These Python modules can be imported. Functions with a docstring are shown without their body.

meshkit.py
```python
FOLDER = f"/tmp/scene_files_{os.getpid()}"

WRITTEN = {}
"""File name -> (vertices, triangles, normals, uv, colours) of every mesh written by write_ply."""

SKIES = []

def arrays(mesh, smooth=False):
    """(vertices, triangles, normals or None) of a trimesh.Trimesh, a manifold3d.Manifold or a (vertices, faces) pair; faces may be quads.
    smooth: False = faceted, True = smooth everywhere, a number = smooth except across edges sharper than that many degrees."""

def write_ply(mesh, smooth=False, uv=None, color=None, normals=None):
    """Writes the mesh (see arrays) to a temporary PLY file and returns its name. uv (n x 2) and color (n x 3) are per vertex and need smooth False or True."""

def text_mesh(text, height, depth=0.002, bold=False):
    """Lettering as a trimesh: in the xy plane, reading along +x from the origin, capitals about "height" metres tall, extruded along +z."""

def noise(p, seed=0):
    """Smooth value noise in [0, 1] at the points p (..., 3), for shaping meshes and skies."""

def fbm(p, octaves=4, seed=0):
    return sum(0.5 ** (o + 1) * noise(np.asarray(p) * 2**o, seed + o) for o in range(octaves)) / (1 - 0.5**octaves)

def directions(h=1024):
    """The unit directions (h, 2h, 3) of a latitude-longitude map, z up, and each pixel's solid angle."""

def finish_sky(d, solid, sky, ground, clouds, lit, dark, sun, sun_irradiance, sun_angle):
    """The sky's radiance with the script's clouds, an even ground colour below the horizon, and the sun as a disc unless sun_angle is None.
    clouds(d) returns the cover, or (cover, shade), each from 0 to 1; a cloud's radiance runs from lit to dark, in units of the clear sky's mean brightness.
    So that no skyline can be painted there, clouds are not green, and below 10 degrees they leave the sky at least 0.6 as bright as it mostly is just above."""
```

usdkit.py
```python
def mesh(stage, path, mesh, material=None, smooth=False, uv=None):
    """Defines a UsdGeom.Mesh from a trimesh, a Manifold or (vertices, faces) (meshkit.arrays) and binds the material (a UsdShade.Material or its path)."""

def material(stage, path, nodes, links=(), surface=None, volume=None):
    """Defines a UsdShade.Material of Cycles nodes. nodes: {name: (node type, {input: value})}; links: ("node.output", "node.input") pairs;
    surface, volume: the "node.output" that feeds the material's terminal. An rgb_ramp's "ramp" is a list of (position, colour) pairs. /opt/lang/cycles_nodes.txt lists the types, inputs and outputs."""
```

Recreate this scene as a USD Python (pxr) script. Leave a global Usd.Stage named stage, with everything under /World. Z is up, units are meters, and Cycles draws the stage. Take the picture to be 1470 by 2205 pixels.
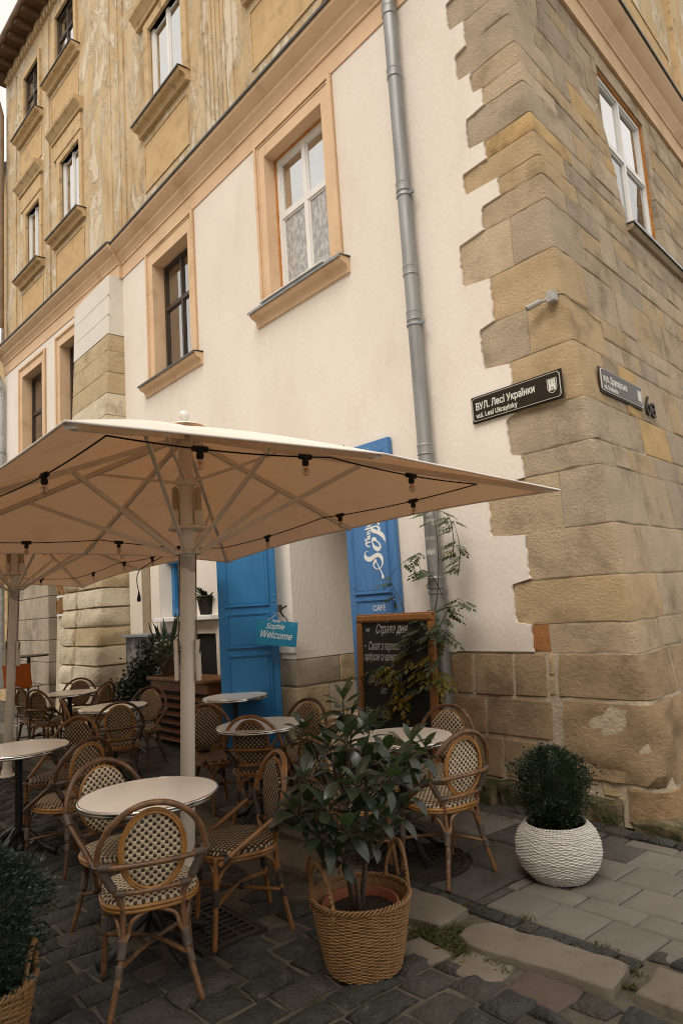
import math, random
import numpy as np
import trimesh
import shapely
from shapely.geometry import Polygon, box as sbox, Point, LineString
from shapely.ops import unary_union
from shapely import affinity
import usdkit, meshkit
from pxr import Usd, UsdGeom, UsdLux, UsdShade, Gf, Sdf

stage = Usd.Stage.CreateInMemory()
UsdGeom.SetStageUpAxis(stage, 'Z')
UsdGeom.SetStageMetersPerUnit(stage, 1.0)
UsdGeom.Xform.Define(stage, '/World')
PI = math.pi

# ------------------------------------------------------------------ camera, sky, sun, exposure
PITCH, ROLL = math.radians(7.678), math.radians(-3.725)
FPX = 1500.0
CAM = np.array([0, 0, 1.6])
_f = np.array([0, math.cos(PITCH), math.sin(PITCH)]); _u = np.array([0, -math.sin(PITCH), math.cos(PITCH)]); _r = np.array([1.0, 0, 0])
RT = _r * math.cos(ROLL) + _u * math.sin(ROLL)
UP = _u * math.cos(ROLL) - _r * math.sin(ROLL)
cam = UsdGeom.Camera.Define(stage, '/World/camera')
cam.CreateHorizontalApertureAttr(36.0); cam.CreateVerticalApertureAttr(54.0)
cam.CreateFocalLengthAttr(36.0 * FPX / 1470.0)
cam.AddTransformOp().Set(Gf.Matrix4d(*RT, 0, *UP, 0, *(-_f), 0, *CAM, 1))
cam.CreateExposureAttr(0.70)
SUN_TO = np.array([-0.36, -0.82, 1.20]); SUN_TO = SUN_TO / np.linalg.norm(SUN_TO)
sky = UsdLux.DomeLight.Define(stage, '/World/sky')
sky.CreateIntensityAttr(1.0)
skm = usdkit.material(stage, '/World/Looks/overcast_sky', {
    'tc': ('texture_coordinate', {}),
    'mp': ('mapping', {'mapping_type': 'point', 'scale': (1.0, 1.0, 2.2)}),
    'no': ('noise_texture', {'scale': 2.4, 'detail': 5.0, 'roughness': 0.55}),
    'rp': ('rgb_ramp', {'ramp': [(0.3, (6.5, 6.15, 5.6)), (0.7, (8.4, 7.9, 7.15))]}),
    'sk': ('sky_texture', {'sky_type': 'single_scattering', 'sun_disc': False, 'sun_elevation': float(math.asin(SUN_TO[2])), 'sun_rotation': float(math.atan2(SUN_TO[0], SUN_TO[1])), 'air_density': 1.0, 'aerosol_density': 2.0}),
    'mx': ('mix', {'mix_type': 'mix', 'fac': 0.88}),
    'bg': ('background_shader', {'strength': 0.10})},
    [('tc.generated', 'mp.vector'), ('mp.vector', 'no.vector'), ('no.fac', 'rp.fac'), ('sk.color', 'mx.color1'), ('rp.color', 'mx.color2'), ('mx.color', 'bg.color')], surface='bg.background')
UsdShade.MaterialBindingAPI.Apply(sky.GetPrim()).Bind(skm)
sky.GetPrim().SetCustomDataByKey('kind', 'structure')
sun = UsdLux.DistantLight.Define(stage, '/World/sun')
sun.CreateNormalizeAttr(True); sun.CreateIntensityAttr(0.40); sun.CreateAngleAttr(38.0); sun.CreateColorAttr(Gf.Vec3f(1.0, 0.93, 0.84))
_z = SUN_TO; _x = np.cross([0, 0, 1.0], _z); _x /= np.linalg.norm(_x); _y = np.cross(_z, _x)
sun.AddTransformOp().Set(Gf.Matrix4d(*_x, 0, *_y, 0, *_z, 0, 0, 0, 30, 1))

# ------------------------------------------------------------------ helpers
def ray(x, y):
    d = RT * (x - 735) + UP * (1102.5 - y) + _f * FPX
    return d / np.linalg.norm(d)
def on_z(x, y, z=0.0):
    d = ray(x, y); return CAM + d * ((z - CAM[2]) / d[2])
def at_y(x, y, Y):
    d = ray(x, y); return CAM + d * (Y / d[1])

class Frame:
    """u along the wall, w out of the wall, z up"""
    def __init__(self, O, du):
        self.O = np.array(O, float); self.du = np.array(du, float); self.dw = None
    def out(self, dw): self.dw = np.array(dw, float); return self
    def __call__(self, p):
        p = np.atleast_2d(np.asarray(p, float))
        return self.O + p[:, :1] * self.du + p[:, 1:2] * self.dw + p[:, 2:3] * np.array([0, 0, 1.0])
    def flips(self):
        return np.linalg.det(np.stack([self.du, self.dw, [0, 0, 1.0]])) < 0
    def mesh(self, m):
        v = self(m.vertices); f = np.array(m.faces)
        if self.flips(): f = f[:, ::-1]
        return trimesh.Trimesh(v, f, process=False)
    def px(self, x, y, w=0.0):
        d = ray(x, y); n = self.dw; p0 = self.O + n * w
        p = CAM + d * (((p0 - CAM) @ n) / (d @ n)) - self.O
        return np.array([p @ self.du, p[2]])

AL, AR = math.radians(-40.376), math.radians(41.912)
dL = np.array([math.sin(AL), math.cos(AL), 0]); nA = np.array([dL[1], -dL[0], 0])
dR = np.array([math.sin(AR), math.cos(AR), 0]); oR = np.array([dR[1], -dR[0], 0])
FA = Frame(nA * 4.65, dL).out(-nA)
dB = dL - 0.05 * nA; dB /= np.linalg.norm(dB); nB = np.array([dB[1], -dB[0], 0])
FB = Frame(dL * 10.8 + nA * 4.59, dB).out(-nB)
OR = FA([[2.92, 0, 0]])[0]
FR = Frame(OR, dR).out(oR)
FG = Frame(np.zeros(3), dL).out(nA)     # ground coordinates: u along the wall, w away from the camera side

_count = {}
def numbered(parent, name):
    k = parent + '/' + name; c = _count.get(k, 0); _count[k] = c + 1
    return k if c == 0 else f'{k}_{c:03d}'

def T(m): return m
def cat(ms): return ms[0] if len(ms) == 1 else trimesh.util.concatenate(ms)

class Thing:
    def __init__(self, name, label, cat=None, origin=(0, 0, 0), group=None, kind=None, rotz=None, world=True):
        self.path = numbered('/World', name); self.o = np.array(origin, float); self.world = world
        x = UsdGeom.Xform.Define(stage, self.path)
        x.AddTranslateOp().Set(Gf.Vec3d(*map(float, origin)))
        if rotz is not None: x.AddRotateZOp().Set(float(rotz))
        self.prim = x.GetPrim(); tag(self.prim, label, cat, group, kind)
    def add(self, name, m, mat, smooth=35, parent=None, uv=None, label=None):
        v, f = np.array(m.vertices), np.array(m.faces)
        if self.world: v = v - self.o
        p = numbered(parent or self.path, name)
        usdkit.mesh(stage, p, (v, f), M[mat], smooth=smooth, uv=uv)
        if label: stage.GetPrimAtPath(p).SetCustomDataByKey('label', label)
        return p
def tag(prim, label=None, cat=None, group=None, kind=None):
    for k, v in (('label', label), ('category', cat), ('group', group), ('kind', kind)):
        if v: prim.SetCustomDataByKey(k, v)
def single(name, m, mat, label=None, cat=None, group=None, kind=None, smooth=35):
    p = numbered('/World', name)
    usdkit.mesh(stage, p, (np.array(m.vertices), np.array(m.faces)), M[mat], smooth=smooth)
    tag(stage.GetPrimAtPath(p), label, cat, group, kind); return p
def copy_of(src, name, label, cat, loc, rotz, group=None):
    path = numbered('/World', name)
    x = UsdGeom.Xform.Define(stage, path)
    x.GetPrim().GetReferences().AddInternalReference(src.path)
    x.GetPrim().SetInstanceable(True)
    x.ClearXformOpOrder()
    x.AddTranslateOp().Set(Gf.Vec3d(*map(float, loc))); x.AddRotateZOp().Set(float(rotz))
    tag(x.GetPrim(), label, cat, group)

def bx(u0, u1, w0, w1, z0, z1, c=0.0):
    lo = np.minimum([u0, w0, z0], [u1, w1, z1]); hi = np.maximum([u0, w0, z0], [u1, w1, z1])
    if c <= 0:
        m = trimesh.creation.box(hi - lo); m.apply_translation((lo + hi) / 2); return m
    c = min(c, 0.45 * (hi - lo).min()); pts = []
    for s in np.ndindex(2, 2, 2):
        s = np.array(s); corner = np.where(s, hi, lo); inn = np.where(s, -c, c)
        for k in range(3):
            p = corner + inn; p[k] = corner[k]; pts.append(p)
    return trimesh.convex.convex_hull(np.array(pts))
def tube(pts, r, sides=8, closed=False, cap=True):
    p = np.asarray(pts, float); n = len(p); r = np.broadcast_to(np.asarray(r, float), (n,))
    if closed: t = np.roll(p, -1, 0) - np.roll(p, 1, 0)
    else: t = np.gradient(p, axis=0)
    t /= np.linalg.norm(t, axis=1, keepdims=True) + 1e-12
    a = np.zeros_like(p); ref = np.array([0, 0, 1.0]) if abs(t[0, 2]) < .9 else np.array([1.0, 0, 0])
    a0 = np.cross(t[0], ref); a[0] = a0 / np.linalg.norm(a0)
    for i in range(1, n):
        q = a[i - 1] - t[i] * (a[i - 1] @ t[i]); a[i] = q / (np.linalg.norm(q) + 1e-12)
    if closed:
        tw = a[-1] - t[0] * (a[-1] @ t[0]); tw /= np.linalg.norm(tw); b0 = np.cross(t[0], a[0])
        ang = math.atan2(tw @ b0, tw @ a[0])
        for i in range(n):
            th = -ang * i / n; b = np.cross(t[i], a[i]); a[i] = a[i] * math.cos(th) + b * math.sin(th)
    b = np.cross(t, a); th = np.arange(sides) * 2 * PI / sides
    v = p[:, None] + r[:, None, None] * (np.cos(th)[None, :, None] * a[:, None] + np.sin(th)[None, :, None] * b[:, None])
    v = v.reshape(-1, 3); m = n if closed else n - 1
    i, j = np.meshgrid(np.arange(m), np.arange(sides), indexing='ij'); i2 = (i + 1) % n; j2 = (j + 1) % sides
    A, B, C_, D = i * sides + j, i * sides + j2, i2 * sides + j2, i2 * sides + j
    f = np.concatenate([np.stack([A, B, C_], -1).reshape(-1, 3), np.stack([A, C_, D], -1).reshape(-1, 3)])
    if not closed and cap:
        k = len(v); v = np.vstack([v, p[0], p[-1]]); js = np.arange(sides); j2 = (js + 1) % sides; e = (n - 1) * sides
        f = np.vstack([f, np.stack([np.full(sides, k), j2, js], -1), np.stack([np.full(sides, k + 1), e + js, e + j2], -1)])
    return trimesh.Trimesh(v, f, process=False)
def curve(ctrl, n=16, closed=False):
    """Catmull-Rom through the control points"""
    c = np.asarray(ctrl, float); out = []; k = len(c)
    segs = k if closed else k - 1
    for i in range(segs):
        if closed: p0, p1, p2, p3 = c[(i - 1) % k], c[i], c[(i + 1) % k], c[(i + 2) % k]
        else: p0, p1, p2, p3 = c[max(i - 1, 0)], c[i], c[i + 1], c[min(i + 2, k - 1)]
        m = max(2, n // segs)
        for s in np.arange(m) / m:
            out.append(.5 * (2 * p1 + (p2 - p0) * s + (2 * p0 - 5 * p1 + 4 * p2 - p3) * s * s + (3 * p1 - p0 - 3 * p2 + p3) * s ** 3))
    if not closed: out.append(c[-1])
    return np.array(out)
def lathe(profile, n=32):
    """profile (r, z) from bottom to top"""
    p = np.asarray(profile, float); th = np.arange(n) * 2 * PI / n
    v = np.stack([p[:, 0, None] * np.cos(th), p[:, 0, None] * np.sin(th), np.broadcast_to(p[:, 1, None], (len(p), n))], -1).reshape(-1, 3)
    i, j = np.meshgrid(np.arange(len(p) - 1), np.arange(n), indexing='ij'); j2 = (j + 1) % n
    A, B, C_, D = i * n + j, i * n + j2, (i + 1) * n + j2, (i + 1) * n + j
    f = np.concatenate([np.stack([A, B, C_], -1).reshape(-1, 3), np.stack([A, C_, D], -1).reshape(-1, 3)])
    return trimesh.Trimesh(v, f, process=False)
def moved(m, d): m = m.copy(); m.apply_translation(d); return m
def extr(poly, w0, w1):
    """polygon in (u, z) extruded from w0 to w1 -> mesh in (u, w, z)"""
    ms = []
    for g in (poly.geoms if hasattr(poly, 'geoms') else [poly]):
        if g.geom_type != 'Polygon' or g.area < 1e-7: continue
        m = trimesh.creation.extrude_polygon(g, abs(w1 - w0), engine='earcut')
        v = m.vertices; v2 = np.stack([v[:, 0], v[:, 2] + min(w0, w1), v[:, 1]], -1)
        ms.append(trimesh.Trimesh(v2, m.faces[:, ::-1], process=False))
    return cat(ms)
def sweep_u(profile, u0, u1, ends=True):
    """closed (w, z) profile run along u"""
    m = trimesh.creation.extrude_polygon(Polygon(profile), abs(u1 - u0), engine='earcut')
    v = m.vertices; v2 = np.stack([v[:, 2] + min(u0, u1), v[:, 0], v[:, 1]], -1)
    return trimesh.Trimesh(v2, m.faces, process=False)
def fix(m):
    m = trimesh.Trimesh(m.vertices, m.faces, process=True)
    trimesh.repair.fix_normals(m, multibody=True); return m

# ------------------------------------------------------------------ materials
M = {}
def mat(name, c1, c2=None, scale=4.0, rough=0.8, bump=0.0, bscale=60.0, bdist=0.01, coords='pos', stretch=(1, 1, 1), metallic=0.0, detail=5.0, c3=None, c3scale=1.0, c3lo=.55, c3hi=.7, spec=0.35, coat=0.0, translucent=None, tmix=0.3, rand=0.0, lo=.3, hi=.7, bdet=4.0, brough=.6):
    nodes = {'p': ('principled_bsdf', {'roughness': rough, 'metallic': metallic, 'specular_ior_level': spec, 'coat_weight': coat, 'base_color': c1})}
    links = []
    if coords == 'pos': nodes['g'] = ('geometry', {}); src = 'g.position'
    else: nodes['g'] = ('texture_coordinate', {}); src = 'g.object'
    nodes['mp'] = ('mapping', {'mapping_type': 'point', 'scale': stretch}); links.append((src, 'mp.vector')); out = None
    if c2 is not None:
        nodes['n1'] = ('noise_texture', {'scale': scale, 'detail': detail, 'roughness': 0.6}); links.append(('mp.vector', 'n1.vector'))
        nodes['r1'] = ('rgb_ramp', {'ramp': [(lo, c1), (hi, c2)]}); links.append(('n1.fac', 'r1.fac')); out = 'r1.color'
    if c3 is not None:
        nodes['n3'] = ('noise_texture', {'scale': c3scale, 'detail': 6.0, 'roughness': 0.65}); links.append(('mp.vector', 'n3.vector'))
        nodes['r3'] = ('rgb_ramp', {'ramp': [(c3lo, (0, 0, 0)), (c3hi, (1, 1, 1))]}); links.append(('n3.fac', 'r3.fac'))
        nodes['m3'] = ('mix', {'mix_type': 'mix', 'color1': c1, 'color2': c3}); links.append(('r3.color', 'm3.fac'))
        if out: links.append((out, 'm3.color1'))
        out = 'm3.color'
    if rand:
        nodes['oi'] = ('object_info', {}); nodes['mr'] = ('map_range', {'from_min': 0., 'from_max': 1., 'to_min': 1 - rand, 'to_max': 1 + rand})
        nodes['mm'] = ('mix', {'mix_type': 'multiply', 'fac': 1.0, 'color1': c1}); links += [('oi.random', 'mr.value'), ('mr.result', 'mm.color2')]
        if out: links.append((out, 'mm.color1'))
        out = 'mm.color'
    if out: links.append((out, 'p.base_color'))
    if bump:
        nodes['n2'] = ('noise_texture', {'scale': bscale, 'detail': bdet, 'roughness': brough}); nodes['b'] = ('bump', {'strength': bump, 'distance': bdist})
        links += [('mp.vector', 'n2.vector'), ('n2.fac', 'b.height'), ('b.normal', 'p.normal')]
    surf = 'p.BSDF'
    if translucent is not None:
        nodes['t'] = ('translucent_bsdf', {'color': translucent}); nodes['x'] = ('mix_closure', {'fac': tmix})
        links += [('p.BSDF', 'x.closure1'), ('t.BSDF', 'x.closure2')]; surf = 'x.closure'
    M[name] = usdkit.material(stage, '/World/Looks/' + name, nodes, links, surface=surf)

mat('plaster', (.745, .68, .60), (.68, .61, .53), .9, .9, .45, 30, .010, c3=(.62, .53, .44), c3scale=1.3, c3lo=.54, c3hi=.85, spec=.15, stretch=(1, 1, .55), detail=9., bdet=7.)
mat('plaster_white', (.72, .66, .57), (.64, .575, .48), 1.3, .9, .3, 50, .006, spec=.15)
mat('pebble_dash', (.42, .33, .22), (.22, .16, .1), 60, .9, 1.0, 70, .02)
mat('salmon', (.67, .475, .305), (.60, .415, .26), 2.2, .85, .2, 60, .005, c3=(.47, .30, .17), c3scale=2.2, c3lo=.56, c3hi=.8, spec=.15)
mat('zinc', (.32, .34, .35), (.22, .24, .25), 3.0, .45, .05, 30, .003, metallic=.6, stretch=(3, 3, .7))
mat('pipe_grey', (.31, .31, .30), (.20, .20, .195), 2.2, .5, .08, 40, .003, metallic=.45, stretch=(6, 6, .5), c3=(.14, .15, .15), c3scale=5., c3lo=.6, c3hi=.75)
mat('pipe_brown', (.25, .17, .10), (.16, .11, .07), 3., .7)
mat('pipe_steel', (.5, .5, .5), (.35, .35, .35), 5., .35, metallic=.8)
mat('flashing', (.10, .10, .09), (.06, .06, .055), 4., .5, metallic=.3)
mat('white_pvc', (.72, .70, .67), (.66, .64, .60), 3., .35, spec=.5)
mat('brown_frame', (.055, .035, .022), (.035, .022, .014), 8., .45, stretch=(4, 4, .5))
mat('foam', (.55, .24, .05), (.35, .13, .03), 30., .9, .8, 60, .02)
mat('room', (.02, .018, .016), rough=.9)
mat('curtain', (.62, .59, .55), (.36, .34, .32), 6., .9, stretch=(9, 9, .6), lo=.35, hi=.65, coords='pos')
mat('curtain_brown', (.16, .12, .09), (.08, .06, .045), 5., .9, stretch=(9, 9, .5))
mat('blue_paint', (.020, .165, .365), (.014, .125, .295), 2.2, .42, .10, 60, .003, spec=.5, c3=(.05, .21, .40), c3scale=5., c3lo=.58, c3hi=.8, stretch=(2, 2, .6), detail=9.)
mat('blue_worn', (.075, .20, .42), (.055, .16, .35), 4., .6, .12, 80, .003, stretch=(3, 3, .6), c3=(.16, .30, .52), c3scale=9., c3lo=.6, c3hi=.8)
mat('blue_sign', (.012, .20, .33), (.01, .16, .28), 6., .55, .05, 60, .002)
mat('white_paint', (.78, .77, .73), (.70, .69, .66), 12., .6)
mat('chalk', (.62, .62, .58), (.25, .25, .23), 90., .95)
mat('black_board', (.011, .0105, .009), (.02, .019, .016), 3., .75)
mat('wood_orange', (.30, .125, .03), (.20, .08, .018), 3., .5, .15, 40, .003, stretch=(6, 6, .7), spec=.4)
mat('wood_planter', (.24, .105, .035), (.14, .058, .02), 3., .5, .15, 30, .003, stretch=(1, 1, 9))
mat('wood_letters', (.34, .17, .05), (.16, .075, .02), 14., .7, stretch=(3, 3, .3))
mat('iron', (.03, .028, .026), (.05, .036, .025), 9., .55, .3, 50, .004, metallic=.4)
mat('black_metal', (.012, .012, .012), rough=.45)
mat('black_rubber', (.01, .01, .01), rough=.6)
mat('steel_rim', (.62, .60, .57), rough=.18, metallic=1.0)
mat('table_white', (.84, .78, .69), (.80, .74, .65), 4., .22, spec=.5, coords='obj')
mat('umbrella_pole', (.74, .68, .59), (.66, .60, .51), 4., .45, coords='obj', stretch=(3, 3, .6), spec=.4)
mat('umbrella_rib', (.76, .68, .57), (.68, .60, .50), 6., .5, coords='obj')
mat('pulley', (.50, .40, .25), (.40, .31, .19), 6., .5, coords='obj')
mat('sticker', (.50, .47, .42), (.30, .28, .25), 60., .6, coords='obj', stretch=(1, 1, 3))
mat('canvas', (.92, .86, .77), (.88, .82, .73), 2.0, .9, .12, 250, .002, coords='obj', translucent=(.46, .215, .085), tmix=.165, spec=.1, c3=(.70, .62, .52), c3scale=1.6, c3lo=.55, c3hi=.8)
mat('rattan_worn', (.20, .095, .04), (.075, .036, .017), 22., .42, .3, 60, .003, coords='obj', spec=.5, c3=(.33, .22, .125), c3scale=9., c3lo=.56, c3hi=.72, rand=.2)
mat('rattan_honey', (.26, .115, .033), (.125, .052, .015), 16., .38, .2, 60, .003, coords='obj', spec=.5, rand=.2)
mat('rattan_dark', (.13, .055, .021), (.05, .022, .01), 16., .4, .2, 60, .003, coords='obj', spec=.5, rand=.25)
mat('rim_honey', (.37, .175, .045), (.22, .095, .024), 14., .38, .15, 60, .003, coords='obj', spec=.5, rand=.15)
mat('binding', (.125, .095, .075), (.075, .057, .046), 30., .5, coords='obj')
mat('binding_dark', (.045, .03, .022), (.03, .02, .015), 30., .5, coords='obj')
mat('wicker', (.25, .135, .052), (.16, .08, .03), 22., .55, .25, 90, .003, spec=.4)
mat('wicker_white', (.56, .53, .48), (.46, .43, .39), 20., .6, .15, 90, .003)
mat('wicker_dark', (.03, .021, .014), (.015, .011, .008), 22., .6)
mat('terracotta', (.33, .115, .055), (.25, .085, .04), 6., .8)
mat('pot_brown', (.10, .055, .03), (.06, .033, .018), 6., .7)
mat('soil', (.025, .016, .01), (.05, .033, .02), 40., .95, 1.0, 70, .03)
mat('leaf_big', (.013, .020, .010), (.022, .030, .014), 30., .34, .15, 70, .002, spec=.6, translucent=(.05, .085, .02), tmix=.15)
mat('leaf_big_young', (.030, .044, .019), (.020, .034, .015), 30., .34, .15, 70, .002, spec=.6, translucent=(.07, .11, .025), tmix=.15)
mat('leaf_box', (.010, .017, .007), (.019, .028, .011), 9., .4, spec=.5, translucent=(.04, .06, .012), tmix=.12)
mat('leaf_box_blue', (.020, .031, .021), (.011, .018, .012), 9., .4, spec=.5)
mat('leaf_vine', (.042, .062, .030), (.066, .084, .042), 12., .55, translucent=(.08, .11, .02), tmix=.2)
mat('leaf_yellow', (.36, .22, .025), (.24, .16, .02), 14., .55, translucent=(.4, .22, .02), tmix=.25)
mat('leaf_olive', (.13, .115, .02), (.20, .15, .022), 14., .55, translucent=(.2, .15, .02), tmix=.25)
mat('leaf_ivy', (.022, .038, .018), (.042, .06, .032), 14., .45)
mat('leaf_oleander', (.05, .07, .035), (.085, .10, .055), 14., .5)
mat('flower', (.75, .72, .6), rough=.7)
mat('stem', (.07, .048, .03), (.04, .03, .018), 20., .8)
mat('moss_stone', (.17, .13, .075), (.09, .065, .035), 6., .95, .8, 30, .02, c3=(.035, .042, .012), c3scale=5., c3lo=.44, c3hi=.58)
mat('grass', (.05, .06, .018), (.09, .08, .03), 6., .8, translucent=(.06, .07, .015), tmix=.2)
# stones of the corner pier
ST = []
for i, (a, b, c) in enumerate([((.64, .49, .325), (.50, .375, .24), (.33, .245, .155)), ((.66, .485, .29), (.53, .38, .215), (.36, .25, .14)), ((.58, .46, .325), (.46, .36, .25), (.30, .23, .155)), ((.70, .55, .375), (.56, .43, .28), (.38, .285, .185))]):
    n = f'sandstone_{"abcd"[i]}'; a, b, c = [tuple(np.array(x) * [1.12, 1.13, 1.15]) for x in (a, b, c)]; mat(n, a, b, 2.6 + .5 * i, .92, 1.0, 42, .05, c3=c, c3scale=2.6, c3lo=.52, c3hi=.74, spec=.12, bdet=9., brough=.74, detail=9.); ST.append(n)
STR = []
for i, (a, b, c) in enumerate([((.55, .425, .285), (.43, .33, .215), (.24, .185, .13)), ((.58, .43, .26), (.46, .335, .2), (.27, .2, .125)), ((.49, .395, .285), (.38, .305, .215), (.21, .165, .12)), ((.60, .475, .33), (.47, .365, .25), (.26, .2, .14))]):
    n = f'grey_sandstone_{"abcd"[i]}'; a, b, c = [tuple(np.array(x) * [1.12, 1.13, 1.15]) for x in (a, b, c)]; mat(n, a, b, 2.4 + .5 * i, .92, 1.0, 40, .05, c3=c, c3scale=2.4, c3lo=.50, c3hi=.74, spec=.12, bdet=9., brough=.74, detail=9.); STR.append(n)
mat('sandstone_ochre', (.50, .335, .15), (.38, .25, .115), 4., .92, .9, 50, .012, c3=(.2, .13, .06), c3scale=3.)
mat('brick_orange', (.40, .17, .055), (.28, .12, .045), 9., .92, .9, 60, .015)
PL = []
for i, (a, b, c) in enumerate([((.46, .345, .22), (.35, .26, .165), (.20, .145, .09)), ((.43, .315, .195), (.32, .235, .145), (.185, .135, .085)), ((.47, .33, .19), (.36, .25, .14), (.21, .145, .085))]):
    n = f'base_stone_{"abc"[i]}'; a, b, c = [tuple(np.array(x) * [1.15, 1.10, 1.05]) for x in (a, b, c)]; mat(n, a, b, 2.6, .93, 1.0, 26, .06, c3=c, c3scale=2.2, c3lo=.5, c3hi=.74, spec=.12, bdet=9., brough=.74, detail=9.); PL.append(n)
mat('mortar', (.50, .42, .31), (.37, .30, .21), 8., .95, .8, 40, .02)
mat('mortar_dark', (.28, .22, .15), (.18, .14, .095), 8., .95, .6, 60, .01)
BT = []
for i, (a, b, c) in enumerate([((.66, .57, .42), (.56, .47, .32), (.30, .23, .15)), ((.68, .60, .46), (.59, .50, .36), (.34, .26, .18)), ((.55, .44, .275), (.45, .35, .21), (.25, .19, .12))]):
    n = f'pale_limestone_{"abc"[i]}'; mat(n, a, b, 3., .92, 1.0, 20, .035, c3=c, c3scale=2.6, c3lo=.54, c3hi=.74, spec=.12, bdet=9., brough=.72, detail=9.); BT.append(n)
mat('grey_limestone', (.42, .35, .26), (.30, .25, .185), 3., .92, .5, 50, .01, c3=(.13, .11, .085), c3scale=1.6, c3lo=.5, c3hi=.75)
mat('buttress_plaster', (.66, .62, .55), (.60, .56, .49), 2., .9, .15, 60, .004)
# old ochre render of the upper floors
M['ochre'] = usdkit.material(stage, '/World/Looks/ochre', {
    'g': ('geometry', {}), 'm1': ('mapping', {'mapping_type': 'point', 'scale': (1.5, 1.5, .45)}), 'm2': ('mapping', {'mapping_type': 'point', 'scale': (1, 1, .5)}),
    'n1': ('noise_texture', {'scale': 1.5, 'detail': 7., 'roughness': .62}), 'r1': ('rgb_ramp', {'ramp': [(.26, (.35, .235, .125)), (.40, (.50, .355, .195)), (.55, (.55, .42, .255)), (.75, (.58, .48, .34))]}),
    'n2': ('noise_texture', {'scale': 2.3, 'detail': 8., 'roughness': .7, 'distortion': .6}), 'r2': ('rgb_ramp', {'ramp': [(.49, (0, 0, 0)), (.575, (.95, .95, .95))]}),
    'x': ('mix', {'mix_type': 'mix', 'color2': (.62, .53, .40)}),
    'n3': ('noise_texture', {'scale': 3.6, 'detail': 9., 'roughness': .75, 'distortion': .5}), 'r3': ('rgb_ramp', {'ramp': [(.54, (0, 0, 0)), (.68, (.8, .8, .8))]}),
    'y': ('mix', {'mix_type': 'mix', 'color2': (.30, .205, .115)}),
    'n4': ('noise_texture', {'scale': 26., 'detail': 5., 'roughness': .7}), 'ad': ('math', {'math_type': 'multiply_add', 'value2': .7}), 'b': ('bump', {'strength': .8, 'distance': .025}),
    'p': ('principled_bsdf', {'roughness': .92, 'specular_ior_level': .12})},
    [('g.position', 'm1.vector'), ('g.position', 'm2.vector'), ('m1.vector', 'n1.vector'), ('n1.fac', 'r1.fac'), ('m2.vector', 'n2.vector'), ('n2.fac', 'r2.fac'), ('r2.color', 'x.fac'), ('r1.color', 'x.color1'),
     ('m2.vector', 'n3.vector'), ('n3.fac', 'r3.fac'), ('r3.color', 'y.fac'), ('x.color', 'y.color1'), ('y.color', 'p.base_color'), ('g.position', 'n4.vector'), ('n4.fac', 'ad.value1'), ('r2.color', 'ad.value3'), ('ad.value', 'b.height'), ('b.normal', 'p.normal')], surface='p.BSDF')
mat('ochre_panel', (.55, .385, .205), (.48, .32, .16), 2., .9, .4, 40, .01, c3=(.40, .28, .15), c3scale=3.2, c3lo=.5, c3hi=.68, spec=.12, detail=8.)
mat('ochre_trim', (.56, .41, .235), (.47, .325, .17), 4., .92, .6, 30, .015, c3=(.24, .18, .115), c3scale=7., c3lo=.55, c3hi=.7, spec=.12)
mat('eave_wood', (.16, .095, .045), (.09, .055, .03), 6., .8, .3, 30, .005)
mat('roof_tin', (.16, .11, .08), (.10, .075, .06), 5., .6)
mat('cabinet', (.36, .345, .33), (.30, .29, .28), 3., .6, c3=(.115, .11, .11), c3scale=3.2, c3lo=.49, c3hi=.51)
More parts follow.
